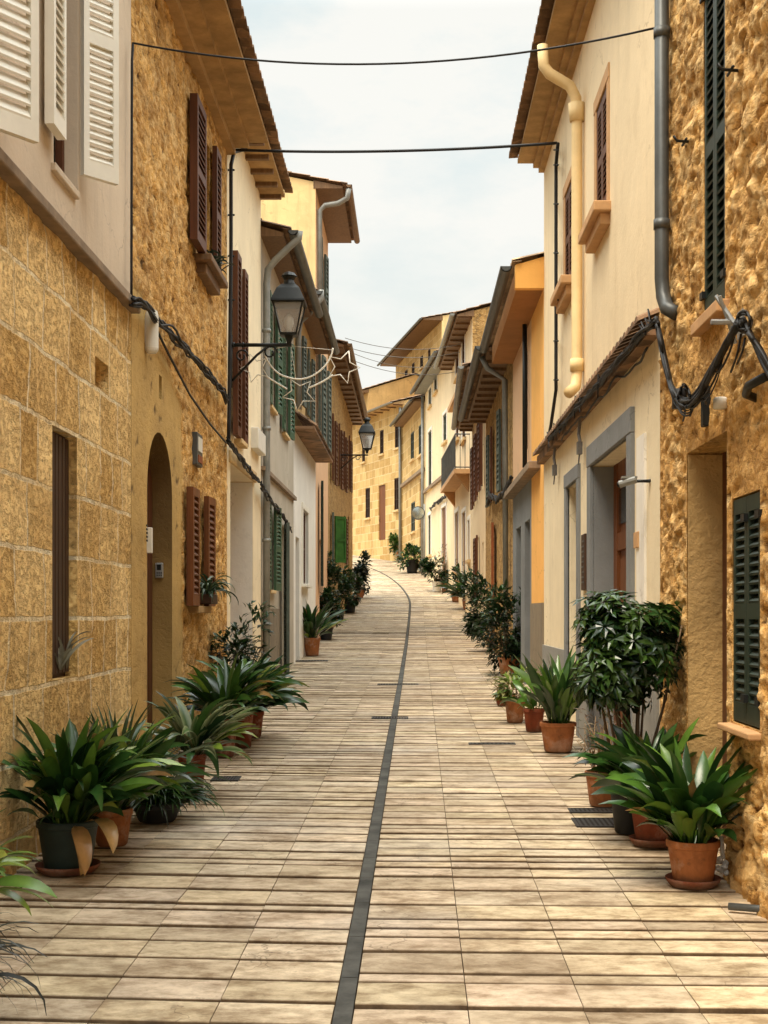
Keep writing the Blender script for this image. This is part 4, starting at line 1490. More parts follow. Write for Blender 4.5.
# steel keypad on the far jamb of the arch, facing down the street
yj = 11.65
mb = MB()
kx0, kx1 = (156 - VX) * yj / FP, (163.5 - VX) * yj / FP
kz0, kz1 = EYE + (HY - 578) * yj / FP, EYE + (HY - 563) * yj / FP
mb.box((kx0, yj - .035, kz0), (kx1, yj + .005, kz1))
t = tag(mb.build('keypad', M['steel'], bevel=.006), 'grey steel keypad on the stone jamb inside arched doorway', 'keypad')
mb = MB()
mb.box((kx0 + .015, yj - .040, kz0 + .07), (kx1 - .015, yj - .034, kz1 - .015))
mb.build('screen', M['black_metal'], t)
mb = MB()
for r_ in range(2):
    for q in range(3):
        x = kx0 + .012 + q * .018
        mb.box((x, yj - .039, kz0 + .015 + r_ * .022), (x + .012, yj - .034, kz0 + .03 + r_ * .022))
mb.build('button', M['pipe_grey'], t)
# small framed fixture on the rubble wall
c = on(h, 195, 450, 0)
mb = MB()
mb.box(c + V(-.02, -.16, -.16), c + V(.05, .16, .16))
t = tag(mb.build('meter_box', M['pipe_grey'], bevel=.008), 'small grey metal meter box on rubble wall above lower brown shutters', 'meter box')
mb = MB()
mb.box(c + V(.05, -.12, -.02), c + V(.056, .12, .12))
mb.build('cover', M['white_plastic'], t)
mb = MB()
mb.box(c + V(.05, -.12, -.13), c + V(.057, .12, -.06))
mb.build('label_plate', M['rust'], t)
# white box on L3
mb = MB()
mb.box(on(L3, 258, 456, -.01), on(L3, 251, 427, 0) + V(.1, 0, 0))
t = tag(mb.build('meter_box', M['white_plastic'], bevel=.01), 'pale meter box high on the white house near drainpipe', 'meter box')
# R1 little fittings
h = R1
mb = MB()
c = on(h, 708, 404, 0)
mb.box(c + V(-.035, -.035, -.13), c + V(.02, .035, .11))
tag(mb.build('wall_vent', M['black_metal'], bevel=.006), 'small dark oblong plate on wall above deep plain doorway', 'vent')
mb = MB()
c = on(h, 726, 403, 0)
mb.lathe([(.04, 0), (.04, .05), (.03, .06)], c + V(-.03, 0, -.03), 12)
tag(mb.build('bell_knob', M['white_plastic'], smooth=True), 'small whitish knob on wall right of dark oblong plate', 'knob')
for i, (x, y, lab) in enumerate(((738, 71, 'thin iron hook high on rough wall right of upper green shutter'), (691, 142, 'thin iron hook on rough wall left of upper green shutter'))):
    mb = MB()
    c = on(h, x, y, 0)
    mb.tube([c + V(.03, 0, 0), c + V(-.09, -.02, 0), c + V(-.11, -.02, .03)], .009, 6)
    mb.tube([c + V(-.04, -.06, 0), c + V(-.04, .06, 0)], .008, 6)
    tag(mb.build('wall_hook', M['black_metal'], smooth=True), lab, 'hook')
mb = MB()
c = on(h, 765, 388, 0)
mb.tube([c + V(.02, .2, -.02), c + V(-.06, .12, -.01), c + V(-.08, 0, .01), c + V(-.08, -.3, .0)], .022, 8)
tag(mb.build('pipe_stub', M['black_metal'], smooth=True), 'short black conduit end on rough wall at the right', 'conduit')
# security camera on R2
h = R2
c = on(h, 650, 481, 0)
t = thing('security_camera', 'small white camera on short arm beside grey stone portal', 'camera', tuple(c))
mb = MB(); mb.tube([c + V(.01, 0, .0), c + V(-.13, .01, .0)], .011, 8); mb.lathe([(.035, 0), (.035, .02)], c + V(0, 0, -.01), 10)
mb.build('arm', M['black_metal'], t, smooth=True)
mb = MB(); mb.tube([c + V(-.10, -.01, .01), c + V(-.21, .04, -.02)], .027, 10)
mb.box(c + V(-.20, .0, .02), c + V(-.09, .05, .035))
mb.build('housing', M['pipe_light'], t)
mb = MB(); mb.tube([c + V(-.206, .038, -.019), c + V(-.222, .046, -.024)], .021, 10)
mb.build('lens', M['black_metal'], t, smooth=True)
# bronze plate with lines beside the small door
mb = MB()
a, b = on(R2, 587, 590, 0), on(R2, 583.5, 535, 0)
mb.box((XR - .025, a.y, a.z), (XR + .01, b.y, b.z))
t = tag(mb.build('wall_plaque', M['dark_brown'], bevel=.005), 'tall narrow dark plaque between the two grey stone doorways', 'plaque')
mb = MB()
for k in range(9):
    z_ = a.z + .07 + k * .05
    if z_ < b.z - .04:
        mb.box((XR - .029, a.y + .03, z_), (XR - .0245, b.y - .03 - .03 * (k % 3), z_ + .016))
mb.build('raised_lines', M['pipe_grey'], t)
# plaques on the pale jamb panel
a = on(R2, 637, 540, .018)
mb = MB()
mb.box(a + V(-.012, -.09, -.06), a + V(.004, .09, .06))
tag(mb.build('wall_plaque', M['sill_peach'], bevel=.004), 'small tan plaque on pale panel right of grey portal', 'plaque')
# iron cable clips hanging below the string course of R2
for i, (x, y, lab) in enumerate(((580, 442, 'dangling cable junction under string course below cream drainpipe'), (555, 465, 'dangling cable junction at far end of string course'))):
    c = on(R2, x, y, .05)
    mb = MB()
    mb.tube([c + V(0, 0, .22), c + V(-.01, .02, .08), c + V(0, 0, 0)], .016, 6)
    mb.box(c + V(-.03, -.04, -.12), c + V(.02, .04, 0))
    mb.tube([c + V(0, .03, -.1), c + V(-.01, .05, -.22)], .008, 5)
    tag(mb.build('cable_junction', M['cable_grey']), lab, 'cable junction', 'dangling cable junctions')

# ================================================================ STREET LAMPS
def lamp(label, base, arm, zoff, hgt, drop=0):
    """base: point on the left wall; arm reaches out along +x"""
    t = thing('street_lamp', label, 'street lamp', tuple(base), 'black wall lanterns')
    mb = MB()
    mb.tube([base, base + V(arm + .03, 0, 0)], .022, 8)
    mb.box(base + V(-.02, -.03, -.5), base + V(.02, .03, .12))
    mb.tube([base + V(.02, 0, -.42), base + V(arm * .45, 0, -.12), base + V(arm * .62, 0, -.03)], .016, 6)
    sp = [base + V(arm * .68 + .085 * math.cos(q) * (1 - q / 11), 0, -.09 + .085 * math.sin(q) * (1 - q / 11)) for q in [x * .5 for x in range(15)]]
    mb.tube(sp, .011, 6)
    sp = [base + V(.13 + .08 * math.cos(q) * (1 - q / 11), 0, -.13 + .08 * math.sin(q) * (1 - q / 11)) for q in [x * .5 for x in range(15)]]
    mb.tube(sp, .011, 6)
    for q in (.04, .2):
        mb.tube([base + V(arm * q, 0, 0), base + V(arm * q + .02, 0, 0)], .034, 8)
    mb.build('bracket', M['black_metal'], t, smooth=True)
    c = base + V(arm, 0, zoff)
    s = hgt / .85
    rot = math.pi / 4
    k = 1.414
    mb = MB()
    mb.lathe([(.035 * s, -.05 * s), (.05 * s, 0), (.07 * s, .04 * s), (.105 * s * k, .05 * s), (.11 * s * k, .075 * s)], c, 4, rot=rot)
    for q in range(4):
        a = rot + q * math.pi / 2
        d = V(math.cos(a), math.sin(a), 0)
        mb.tube([c + d * (.10 * s * k) + V(0, 0, .07 * s), c + d * (.185 * s * k) + V(0, 0, .45 * s)], .012 * s, 6)
    mb.build('frame', M['black_metal'], t)
    mb = MB()
    for q in range(4):
        a0, a1 = rot + q * math.pi / 2, rot + (q + 1) * math.pi / 2
        d0, d1 = V(math.cos(a0), math.sin(a0), 0), V(math.cos(a1), math.sin(a1), 0)
        mb.add([c + d0 * (.095 * s * k) + V(0, 0, .08 * s), c + d1 * (.095 * s * k) + V(0, 0, .08 * s), c + d1 * (.178 * s * k) + V(0, 0, .445 * s), c + d0 * (.178 * s * k) + V(0, 0, .445 * s)], [(0, 1, 2, 3)])
    mb.build('glass', M['lamp_glass'], t)
    mb = MB()
    mb.lathe([(.195 * s * k, .43 * s), (.21 * s * k, .45 * s), (.205 * s * k, .47 * s), (.14 * s * k, .62 * s), (.085 * s * k, .68 * s)], c, 4, rot=rot)
    mb.lathe([(.085 * s, .66 * s), (.075 * s, .70 * s), (.06 * s, .74 * s), (.085 * s, .78 * s), (.10 * s, .79 * s), (.07 * s, .83 * s), (.01, .85 * s)], c, 12)
    mb.build('cap', M['black_metal'], t)
    mb = MB()
    mb.lathe([(.03 * s, .09 * s), (.035 * s, .13 * s), (.06 * s, .2 * s), (.055 * s, .27 * s), (.02 * s, .32 * s)], c, 12)
    mb.build('bulb', M['white_plastic'], t, smooth=True)
    return t


Yl = 15.25
b0 = V(XL + .02, Yl, EYE + (HY - 345) * Yl / FP)
lamp('large black four sided lantern on scrolled bracket near the white house', b0, (289 - VX) * Yl / FP - XL - .02, .06, .80)
Yl = 38.0
b1 = V(XL + .02, Yl, EYE + (HY - 455) * Yl / FP)
lamp('small far black lantern on long golden house', b1, (367 - VX) * Yl / FP - XL - .02, .10, 1.0)

# white rope light figures hanging from the large lamp
Yg = 15.45


def gp(x, y):
    return V((x - VX) * Yg / FP, Yg, EYE + (HY - y) * Yg / FP)


mb = MB()


def arcpx(pts, r=.0105, n=5):
    P = [gp(*p) for p in pts]
    out = []
    for i in range(len(P) - 1):
        p0, p1, p2, p3 = P[max(0, i - 1)], P[i], P[i + 1], P[min(len(P) - 1, i + 2)]
        for k in range(n):
            t = k / n
            out.append(.5 * ((2 * p1) + (p2 - p0) * t + (2 * p0 - 5 * p1 + 4 * p2 - p3) * t * t + (3 * p1 - p0 - 3 * p2 + p3) * t ** 3))
    out.append(P[-1])
    mb.tube(out, r, 6)


arcpx([(264, 350), (268, 362), (278, 373), (290, 378), (302, 379), (314, 375), (325, 366), (331, 356), (333, 348)])
arcpx([(266, 376), (275, 382), (287, 389)])
arcpx([(309, 388), (322, 382), (333, 375)])


def star(cx, cy, r, tilt):
    P = []
    for i in range(11):
        rr = r if i % 2 == 0 else r * .48
        a = tilt + math.pi * i / 5
        P.append((cx + rr * math.sin(a), cy - rr * math.cos(a)))
    mb.tube([gp(*p) for p in P], .008, 6)


star(299, 394, 17, 3.25)
star(343, 367, 17, .35)
star(255, 368, 15, .9)
for (x, y) in ((264, 350), (333, 350)):
    mb.tube([gp(x, y), gp(291, 346)], .004, 4)
mb.tube([gp(291, 346), gp(296, 380)], .004, 4)
tag(mb.build('garland', M['white_paint'], smooth=True), 'unlit white garland of arcs and stars hanging below the large lantern', 'light garland')

# traffic mirror
c = V((418 - VX) * 57 / FP, 57, EYE + (HY - 513) * 57 / FP)
pole = V((424.5 - VX) * 57 / FP, 57.05, g(57))
t = thing('traffic_mirror', 'round grey traffic mirror on a thin post in the distance', 'mirror', tuple(pole))
mb = MB(); mb.tube([pole - V(0, 0, .1), V(pole.x, pole.y, c.z + .4)], .04, 8); mb.tube([V(pole.x, pole.y, c.z), c + V(0, .03, 0)], .025, 6)
mb.build('post', M['pipe_light'], t, smooth=True)
mb = MB()
n = 24
for (rr, y0, y1) in ((.30, .0, .05),):
    P0 = [c + V(rr * math.cos(2 * math.pi * k / n), y0, rr * math.sin(2 * math.pi * k / n)) for k in range(n)]
    P1 = [p + V(0, y1, 0) for p in P0]
    mb.add(P0 + P1, [tuple(range(n - 1, -1, -1)), tuple(range(n, 2 * n))] + [(k, (k + 1) % n, n + (k + 1) % n, n + k) for k in range(n)])
mb.build('rim', M['pipe_grey'], t)
mb = MB()
P0 = [c + V(.265 * math.cos(2 * math.pi * k / n), -.006, .265 * math.sin(2 * math.pi * k / n)) for k in range(n)]
P1 = [c + V(.14 * math.cos(2 * math.pi * k / n), -.03, .14 * math.sin(2 * math.pi * k / n)) for k in range(n)]
mb.add(P0 + P1 + [c + V(0, -.038, 0)], [(k, n + k, n + (k + 1) % n, (k + 1) % n) for k in range(n)] + [(n + k, 2 * n, n + (k + 1) % n) for k in range(n)])
mb.build('mirror_face', M['mirror'], t, smooth=True)

# ================================================================ DRAIN COVERS
def grate(label, px, py, w, l, bars, name='drain_grate'):
    p = px_ground(px, py)
    z0 = p.z + .004

    def q(x, y, dz):
        return V(x, y, g(y) + dz)
    mb = MB()
    x0, x1, y0, y1 = p.x - w / 2, p.x + w / 2, p.y - l / 2, p.y + l / 2
    fr = .02
    for (a, b, c_, d) in ((x0, x1, y0, y0 + fr), (x0, x1, y1 - fr, y1), (x0, x0 + fr, y0 + fr, y1 - fr), (x1 - fr, x1, y0 + fr, y1 - fr)):
        P = [q(a, c_, .008), q(b, c_, .008), q(b, d, .008), q(a, d, .008)]
        mb.prism(P, V(0, 0, -.04))
    n = bars
    for i in range(n):
        a = x0 + fr + (x1 - x0 - 2 * fr) * (i + .25) / n
        b = x0 + fr + (x1 - x0 - 2 * fr) * (i + .75) / n
        mb.prism([q(a, y0 + fr, .006), q(b, y0 + fr, .006), q(b, y1 - fr, .006), q(a, y1 - fr, .006)], V(0, 0, -.03))
    t = mb.build(name, M['grate'])
    mb = MB()
    mb.add([q(x0 + fr, y0 + fr, .0042), q(x1 - fr, y0 + fr, .0042), q(x1 - fr, y1 - fr, .0042), q(x0 + fr, y1 - fr, .0042)], [(0, 1, 2, 3)])
    mb.build('pit', M['dark_inside'], t)
    return tag(t, label, 'drain grate', 'drain grates in the paving')


grate('dark drain grate in front of the thin stemmed plant on the right', 598, 811, .40, .16, 12)
grate('nearer dark drain grate beside the two right aspidistra pots', 606, 823, .42, .30, 12)
grate('small dark drain grate on the left beside the red pots', 226, 779, .22, .22, 8)
grate('nearer cross shaped drain grate on the centre strip', 390, 718, .42, .22, 12)
grate('farther drain grate across the centre strip', 398, 684.5, .62, .22, 14)
grate('thin drain grate on the right half of the street', 492, 744, .45, .12, 10)
grate('thin drain grate beside the far left terracotta pot', 312, 661, .6, .3, 10)
p = px_ground(752, 915)
mb = MB()
mb.tube([V(p.x - .10, p.y + .05, p.z + .03), V(p.x + .08, p.y - .02, p.z + .03), V(p.x + .2, p.y - .05, p.z + .04)], .018, 10)
tag(mb.build('drain_spout', M['pipe_grey'], smooth=True), 'short grey drain spout lying at foot of rough wall', 'drain spout')

# ================================================================ PLANTS
G_DARK = [(.014, .042, .011), (.020, .060, .013), (.030, .078, .015), (.010, .030, .009)]
G_MID = [(.042, .10, .016), (.062, .135, .02), (.085, .16, .022), (.030, .08, .014)]
G_YEL = [(.16, .24, .03), (.22, .27, .05), (.1, .18, .03)]
G_OLIVE = [(.035, .06, .022), (.05, .08, .03), (.026, .048, .02), (.07, .10, .045)]
TAN = [(.40, .24, .09), (.32, .17, .06)]


def jitter(c, r, a=.25):
    k = r.uniform(1 - a, 1 + a)
    return (c[0] * k, c[1] * k, c[2] * k)


def blade(mb, base, az, L, W, lift, curl, col, r, petiole=.3, tipc=None, edge=None):
    """one long leaf: stalk, then a folded lance-shaped blade that arches over"""
    n = 9
    d = V(math.cos(az), math.sin(az), 0)
    side = V(-math.sin(az), math.cos(az), 0)
    p = Vector(base)
    el = lift
    tw = r.uniform(-1.1, 1.1)
    roll = r.uniform(-.35, .35)
    wig = r.uniform(-.5, .5)
    vs, fs, cs = [], [], []
    for i in range(n + 1):
        t = i / n
        if t < petiole:
            w = W * .07
        else:
            q = (t - petiole) / (1 - petiole)
            w = W * (math.sin(math.pi * min(1, q ** .75)) ** .8) * .5 + .001
        up = V(0, 0, 1) * math.cos(el) - d * math.sin(el)
        s2 = (side * math.cos(roll + tw * t) + up * math.sin(roll + tw * t))
        vs += [p + s2 * w + up * (w * .32), p.copy(), p - s2 * w + up * (w * .32)]
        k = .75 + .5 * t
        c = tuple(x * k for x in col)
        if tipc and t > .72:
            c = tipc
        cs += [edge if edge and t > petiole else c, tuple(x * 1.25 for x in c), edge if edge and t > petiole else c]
        if i < n:
            step = L / n
            az += wig / n
            d = V(math.cos(az), math.sin(az), 0)
            side = V(-math.sin(az), math.cos(az), 0)
            p = p + (d * math.cos(el) + V(0, 0, 1) * math.sin(el)) * step
            el -= curl / n * (.35 + 1.4 * t)
    for i in range(n):
        a = 3 * i
        fs += [(a, a + 1, a + 4, a + 3), (a + 1, a + 2, a + 5, a + 4)]
    b = len(mb.v)
    mb.v += vs; mb.c += cs
    mb.f += [tuple(x + b for x in f) for f in fs]


def pot(t, c, r, hgt, mat, rim=.035, saucer=None, square=False):
    mb = MB()
    rb = r * .76
    mb.lathe([(rb * .9, .0), (rb, .012), (r * .955, hgt - rim - .004), (r * 1.02, hgt - rim), (r * 1.03, hgt - .008), (r * 1.0, hgt), (r * .93, hgt), (r * .9, hgt - .05)], c, 28)
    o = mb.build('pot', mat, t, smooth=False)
    me = o.data
    me.polygons.foreach_set('use_smooth', [True] * len(me.polygons))
    md = o.modifiers.new('edge', 'EDGE_SPLIT'); md.split_angle = .6
    mb = MB()
    mb.lathe([(r * .905, hgt - .06), (r * .5, hgt - .035), (.01, hgt - .03)], c, 16)
    mb.build('soil', M['soil'], t, smooth=True)
    if saucer:
        mb = MB()
        mb.lathe([(r * .85, -.016), (r * 1.02, .012), (r * 1.06, .03), (r * 1.03, .03), (r * .95, .004), (.02, .001)], c, 28)
        mb.build('saucer', saucer, t, smooth=True)


def potted(label, px, py, r, hgt, potmat, saucer=None, group='potted plants along the walls', X=None, p=None, cat='potted plant', name='potted_plant'):
    if p is None:
        p = px_ground(px, py)
    c = V(p.x, p.y, p.z + .006 + (.017 if saucer else 0))
    t = thing(name, label, cat, tuple(c), group)
    if potmat:
        pot(t, c, r, hgt, potmat, saucer=saucer)
    return t, c


def aspidistra(label, px, py, r, hgt, potmat, n, L, W, pal, seed, saucer=None, lo=.35, hi=1.5, tan=0, yel=.08, edge=None, bias=None, curl=(.7, 2.0), p=None):
    rr = random.Random(seed)
    t, c = potted(label, px, py, r, hgt, potmat, saucer, p=p)
    mb = MB()
    for i in range(n):
        az = rr.uniform(0, 2 * math.pi)
        if bias is not None and rr.random() < .4:
            az = bias + rr.uniform(-1, 1)
        b = c + V(math.cos(az) * r * rr.uniform(.05, .6), math.sin(az) * r * rr.uniform(.05, .8), hgt - .05)
        az += rr.gauss(0, .5)
        col = jitter(rr.choice(G_YEL if rr.random() < yel else pal), rr)
        lift = lo + (hi - lo) * rr.random() ** .75
        blade(mb, b, az, L * rr.choice((.5, .7, .85, 1.0, 1.12)) * rr.uniform(.9, 1.05), W * rr.uniform(.65, 1.15), lift, rr.uniform(*curl), col, rr, petiole=rr.uniform(.22, .4),
              tipc=(rr.choice(TAN) if rr.random() < .04 else None), edge=edge if edge and rr.random() < .6 else None)
    for i in range(tan):
        az = (bias if bias is not None else 0) + rr.uniform(-1.2, 1.2)
        b = c + V(math.cos(az) * r * .6, math.sin(az) * r * .6, hgt - .02)
        blade(mb, b, az, L * rr.uniform(.6, .85), W * 1.1, rr.uniform(.1, .5), rr.uniform(2.4, 3.2), jitter(rr.choice(TAN), rr), rr, petiole=.25)
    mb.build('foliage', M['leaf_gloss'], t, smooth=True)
    return t


def grassy(label, px, py, r, hgt, potmat, n, L, pal, seed, w=.012, lift=(.5, 1.5), curl=(1.2, 2.6), p=None):
    rr = random.Random(seed)
    t, c = potted(label, px, py, r, hgt, potmat, p=p)
    mb = MB()
    for i in range(n):
        az = rr.uniform(0, 2 * math.pi)
        b = c + V(math.cos(az) * r * rr.uniform(.0, .8), math.sin(az) * r * rr.uniform(.0, .8), hgt - .05)
        blade(mb, b, az, L * rr.uniform(.6, 1.1), w * rr.uniform(.7, 1.3), rr.uniform(*lift), rr.uniform(*curl), jitter(rr.choice(pal), rr), rr, petiole=.0)
    mb.build('foliage', M['leaf'], t, smooth=True)
    return t


def leaflet(mb, p, d, up, L, W, col):
    s = d.cross(up)
    if s.length < 1e-4:
        s = d.orthogonal()
    s.normalize()
    up = s.cross(d).normalized()
    m = p + d * (L * .45)
    e = p + d * L - up * (L * .12)
    mb.add([p, m + s * (W / 2) + up * (W * .15), e, m - s * (W / 2) + up * (W * .15), m], [(0, 4, 1), (1, 4, 2), (2, 4, 3), (3, 4, 0)], col)


def shrub(label, px, py, r, hgt, potmat, size, top, n, L, W, pal, seed, mat='leaf', stems=7, palmate=False, p=None, base=.15, group='potted plants along the walls', stemmat='bark',
          stem_r=.012, gaps=.38, cat='potted plant', name='potted_plant', droop=.2, core=.62):
    """a bushy plant: stems from the pot and leaves in clumps spread through the crown"""
    rr = random.Random(seed)
    t, c = potted(label, px, py, r, hgt, potmat, p=p, group=group, cat=cat, name=name)
    ctr = c + V(0, 0, (top + base) / 2 + hgt * 0)
    rz = (top - base) / 2
    mbs = MB()
    clumps = []
    for i in range(stems):
        az = rr.uniform(0, 2 * math.pi)
        rad = size * rr.uniform(.15, .85)
        e = c + V(math.cos(az) * rad, math.sin(az) * rad, rr.uniform(base + rz * .6, base + rz * 1.45))
        s0 = c + V(math.cos(az) * r * .3, math.sin(az) * r * .3, max(.02, hgt - .06))
        mid = s0.lerp(e, .5) + V(rr.uniform(-.05, .05), rr.uniform(-.05, .05), .04)
        mbs.tube([s0, s0.lerp(mid, .5) + V(rr.uniform(-.02, .02), 0, 0), mid, e], stem_r, 6, r2=stem_r * .35)
        clumps.append(e); clumps.append(mid.lerp(e, .5))
    mbs.build('stems', M[stemmat], t, smooth=True)
    mb = MB()
    lobes = [(V(0, 0, -.05), core)]
    for _ in range(6):
        a_ = rr.uniform(0, 2 * math.pi)
        e_ = rr.uniform(.35, .68)
        lobes.append((V(math.cos(a_) * e_, math.sin(a_) * e_, rr.uniform(-.62, .68)), rr.uniform(.28, .5)))
    k = 0
    tries = 0
    while k < n and tries < n * 20:
        tries += 1
        lc, lr = lobes[tries % len(lobes)]
        q = V(rr.uniform(-1, 1), rr.uniform(-1, 1), rr.uniform(-1, 1))
        if q.length > 1 or q.length < .25:
            continue
        q = lc + q * lr
        pnt = ctr + V(q.x * size, q.y * size, q.z * rz)
        nn = noise.noise(pnt * (2.6 / max(.3, size)) * .9 + V(seed, 0, 0))
        if nn + (1 - q.length) * .25 < (gaps - .5):
            continue
        out = V(q.x, q.y, q.z * .6 + .25).normalized()
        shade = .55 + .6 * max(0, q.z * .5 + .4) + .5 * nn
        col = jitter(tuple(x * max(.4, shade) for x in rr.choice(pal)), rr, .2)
        if palmate:
            m = rr.choice((6, 7, 8))
            ax = (out * .8 + V(rr.uniform(-.5, .5), rr.uniform(-.5, .5), rr.uniform(.2, .8))).normalized()
            s1 = ax.orthogonal().normalized()
            s2 = ax.cross(s1)
            ph = rr.uniform(0, 6)
            for j in range(m):
                a = ph + 2 * math.pi * j / m
                d = (s1 * math.cos(a) + s2 * math.sin(a) - ax * rr.uniform(-.05, .28)).normalized()
                leaflet(mb, pnt + d * .012, d, ax, L * rr.uniform(.75, 1.1), W, jitter(col, rr, .15))
        else:
            d = (out + V(rr.uniform(-.9, .9), rr.uniform(-.9, .9), rr.uniform(-.7, .7) - droop)).normalized()
            leaflet(mb, pnt, d, V(0, 0, 1) + V(rr.uniform(-.4, .4), rr.uniform(-.4, .4), 0), L * rr.uniform(.6, 1.15), W * rr.uniform(.7, 1.2), col)
        k += 1
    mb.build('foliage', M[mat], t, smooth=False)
    return t


TC, TD = M['terracotta'], M['terracotta_dark']
# left row, near to far
aspidistra('big aspidistra in dark green pot on terracotta saucer with dead tan leaves', 68, 873, .165, .27, M['pot_green'], 150, .66, .082, G_DARK * 2 + G_MID, 3, saucer=TD, tan=3, bias=-.3, lo=.6, hi=1.55, curl=(.3, 2.0))
aspidistra('aspidistra in terracotta pot half hidden behind the dark green pot', 112, 846, .12, .22, TC, 90, .66, .078, G_MID + G_DARK, 5, bias=.0, lo=.6, curl=(.4, 2.0))
grassy('low spiky dark grass plant in black pot on the left', 157, 822, .16, .13, M['pot_black'], 460, .38, G_DARK + [(.03, .035, .02)], 6, .014)
aspidistra('white edged aspidistra in red brown pot on the left', 192, 795, .105, .30, TD, 95, .56, .065, G_DARK, 7, edge=(.30, .33, .17), bias=.3, yel=.1, lo=.35)
grassy('spiky dark plant against stone wall behind the low grass', 118, 818, .12, .24, TC, 70, .60, G_OLIVE, 8, .03, (.9, 1.5), (.2, .9))
aspidistra('leafy green plant in red brown pot with one yellowing leaf', 224, 757, .12, .34, TD, 130, .62, .07, G_DARK + G_MID[:1], 9, bias=.4, yel=.05, lo=.6)
aspidistra('leafy green plant in narrow red pot before the ficus', 243, 748, .10, .34, TD, 120, .64, .07, G_DARK + G_MID[:1], 10, bias=.5, lo=.65)
shrub('tall thin ficus with small dark leaves by the white portal', 236, 728, .13, .3, TD, .40, 1.30, 620, .11, .045, G_DARK, 12, stems=16, base=.5, gaps=.42, core=.45)
aspidistra('broad dark green plant at the end of the left group', 252, 738, .12, .26, TD, 120, .64, .072, G_DARK, 13, bias=.3, lo=.5, hi=1.4)
aspidistra('upright dark plant in far tan terracotta pot on the left', 312, 656, .17, .36, TC, 90, .85, .095, G_DARK, 14, lo=.6, hi=1.5, curl=(.3, 1.4))
shrub('dark leafy bush in low pot behind the far tan pot', 326, 640, .18, .3, M['pot_black'], .48, 1.25, 950, .15, .085, G_DARK, 15, mat='leaf_gloss')
shrub('tall loose green shrub against the far left wall', 322, 634, .18, .35, TC, .55, 2.1, 1200, .15, .08, G_DARK + G_OLIVE, 16, base=.4)
shrub('round green bush near bright green shutter on the left', 338, 622, .2, .35, M['pot_black'], .6, 1.65, 1100, .17, .09, G_DARK + G_MID[:1], 17)
shrub('low reddish green bush in black pot at street edge on the left', 350, 613, .2, .4, M['pot_black'], .6, 1.4, 850, .17, .09, G_DARK + [(.12, .06, .03), (.08, .1, .03)], 18)
shrub('tall dark climbing bush at far corner of long golden house', 359, 598, .2, .3, TC, .42, 1.75, 620, .2, .12, [(.014, .028, .014), (.02, .04, .018)], 19, base=.1)
shrub('dark round bush at foot of the golden ashlar house', 370, 552, .3, .4, TC, .8, 2.1, 620, .28, .15, G_DARK, 20)
shrub('green plant in far orange terracotta pot by the ashlar door', 384, 556, .42, .6, TC, .75, 2.0, 520, .28, .14, G_DARK + G_MID[:1], 21)
# right row, far to near
shrub('pale green leafy plant far right beyond the mirror post', 402, 562, .3, .5, TC, .7, 1.45, 520, .28, .14, G_MID, 22)
shrub('spreading green plant in black pot beside the mirror post', 412, 573, .3, .6, M['pot_black'], .65, 1.4, 480, .28, .13, G_DARK + G_MID, 23)
shrub('tall dry brown twiggy plant beside the pale yellow house', 446, 592, .2, .35, TC, .8, 2.3, 700, .14, .05, [(.22, .15, .07), (.30, .2, .09), (.12, .1, .04)], 24, stems=30, stemmat='dry_stem')
shrub('dark green plant with white pot in front of the dry twigs', 437, 592, .2, .4, M['white_plastic'], .7, 1.6, 850, .22, .11, G_DARK, 25)
shrub('leafy green plant right of the dry twiggy plant', 457, 602, .22, .35, TC, .75, 1.5, 950, .24, .11, G_MID[:1] + G_DARK, 26, base=.05)
aspidistra('dark spiky plant standing before the rubble house', 468, 610, .2, .35, TC, 100, 1.15, .13, G_DARK, 27, lo=.4)
shrub('round dark bush at street edge below the rubble house', 483, 628, .2, .3, TC, .72, 1.6, 1500, .16, .075, G_DARK + G_OLIVE[:1], 28, base=.05)
shrub('large dark oleander bush nearest the orange house', 510, 676, .2, .3, TC, .56, 1.5, 2600, .15, .05, G_OLIVE[:1] + G_DARK, 29, base=.02, gaps=.24, core=.75)
shrub('olive green bush between the dark bush and the oleander', 496, 652, .2, .3, TC, .68, 1.6, 2400, .16, .055, G_OLIVE[:2] + G_DARK, 30, base=.02, gaps=.24, core=.75)
shrub('yellow green leafy plant in small far right terracotta pot', 515, 723, .115, .25, TC, .24, .56, 130, .14, .065, G_YEL + [(.35, .33, .12)], 31, base=.26)
shrub('dry trailing stems in front of the oleander bush', 503, 706, .1, .14, TD, .22, .45, 160, .09, .02, [(.2, .16, .07), (.05, .07, .03)], 32, stemmat='dry_stem', stems=14)
aspidistra('small plant in red brown pot beside upright aspidistra', 534, 732, .11, .24, TD, 26, .42, .075, G_MID, 33, lo=.5)
aspidistra('upright aspidistra in clean terracotta pot before small grey door', 558, 752, .165, .27, TC, 70, .72, .095, G_DARK + G_MID, 34, lo=.95, hi=1.54, curl=(.2, 1.2), yel=.12)
p = V(1.37, 8.15, g(8.15))
shrub('large umbrella plant with glossy dark leaves beside the grey portal', 0, 0, .13, .28, M['pot_black'], .40, 1.58, 820, .105, .036, G_DARK + [(.045, .095, .016), (.06, .12, .02)], 63, mat='leaf_gloss', palmate=True, p=p, base=.72, stems=12, stem_r=.014, gaps=.20, core=.82)
shrub('thin dry stemmed plant in terracotta pot below the umbrella plant', 603, 806, .125, .24, TC, .26, .74, 130, .07, .02, [(.2, .15, .08), (.06, .08, .03), (.1, .06, .04)], 36, stems=40, stemmat='dry_stem', stem_r=.005, base=.28)
aspidistra('bright aspidistra on saucer behind the nearest right pot', 653, 846, .135, .24, TD, 110, .54, .088, G_MID + G_DARK, 37, saucer=TD, bias=2.6, yel=.10, lo=.75, curl=(.4, 1.7))
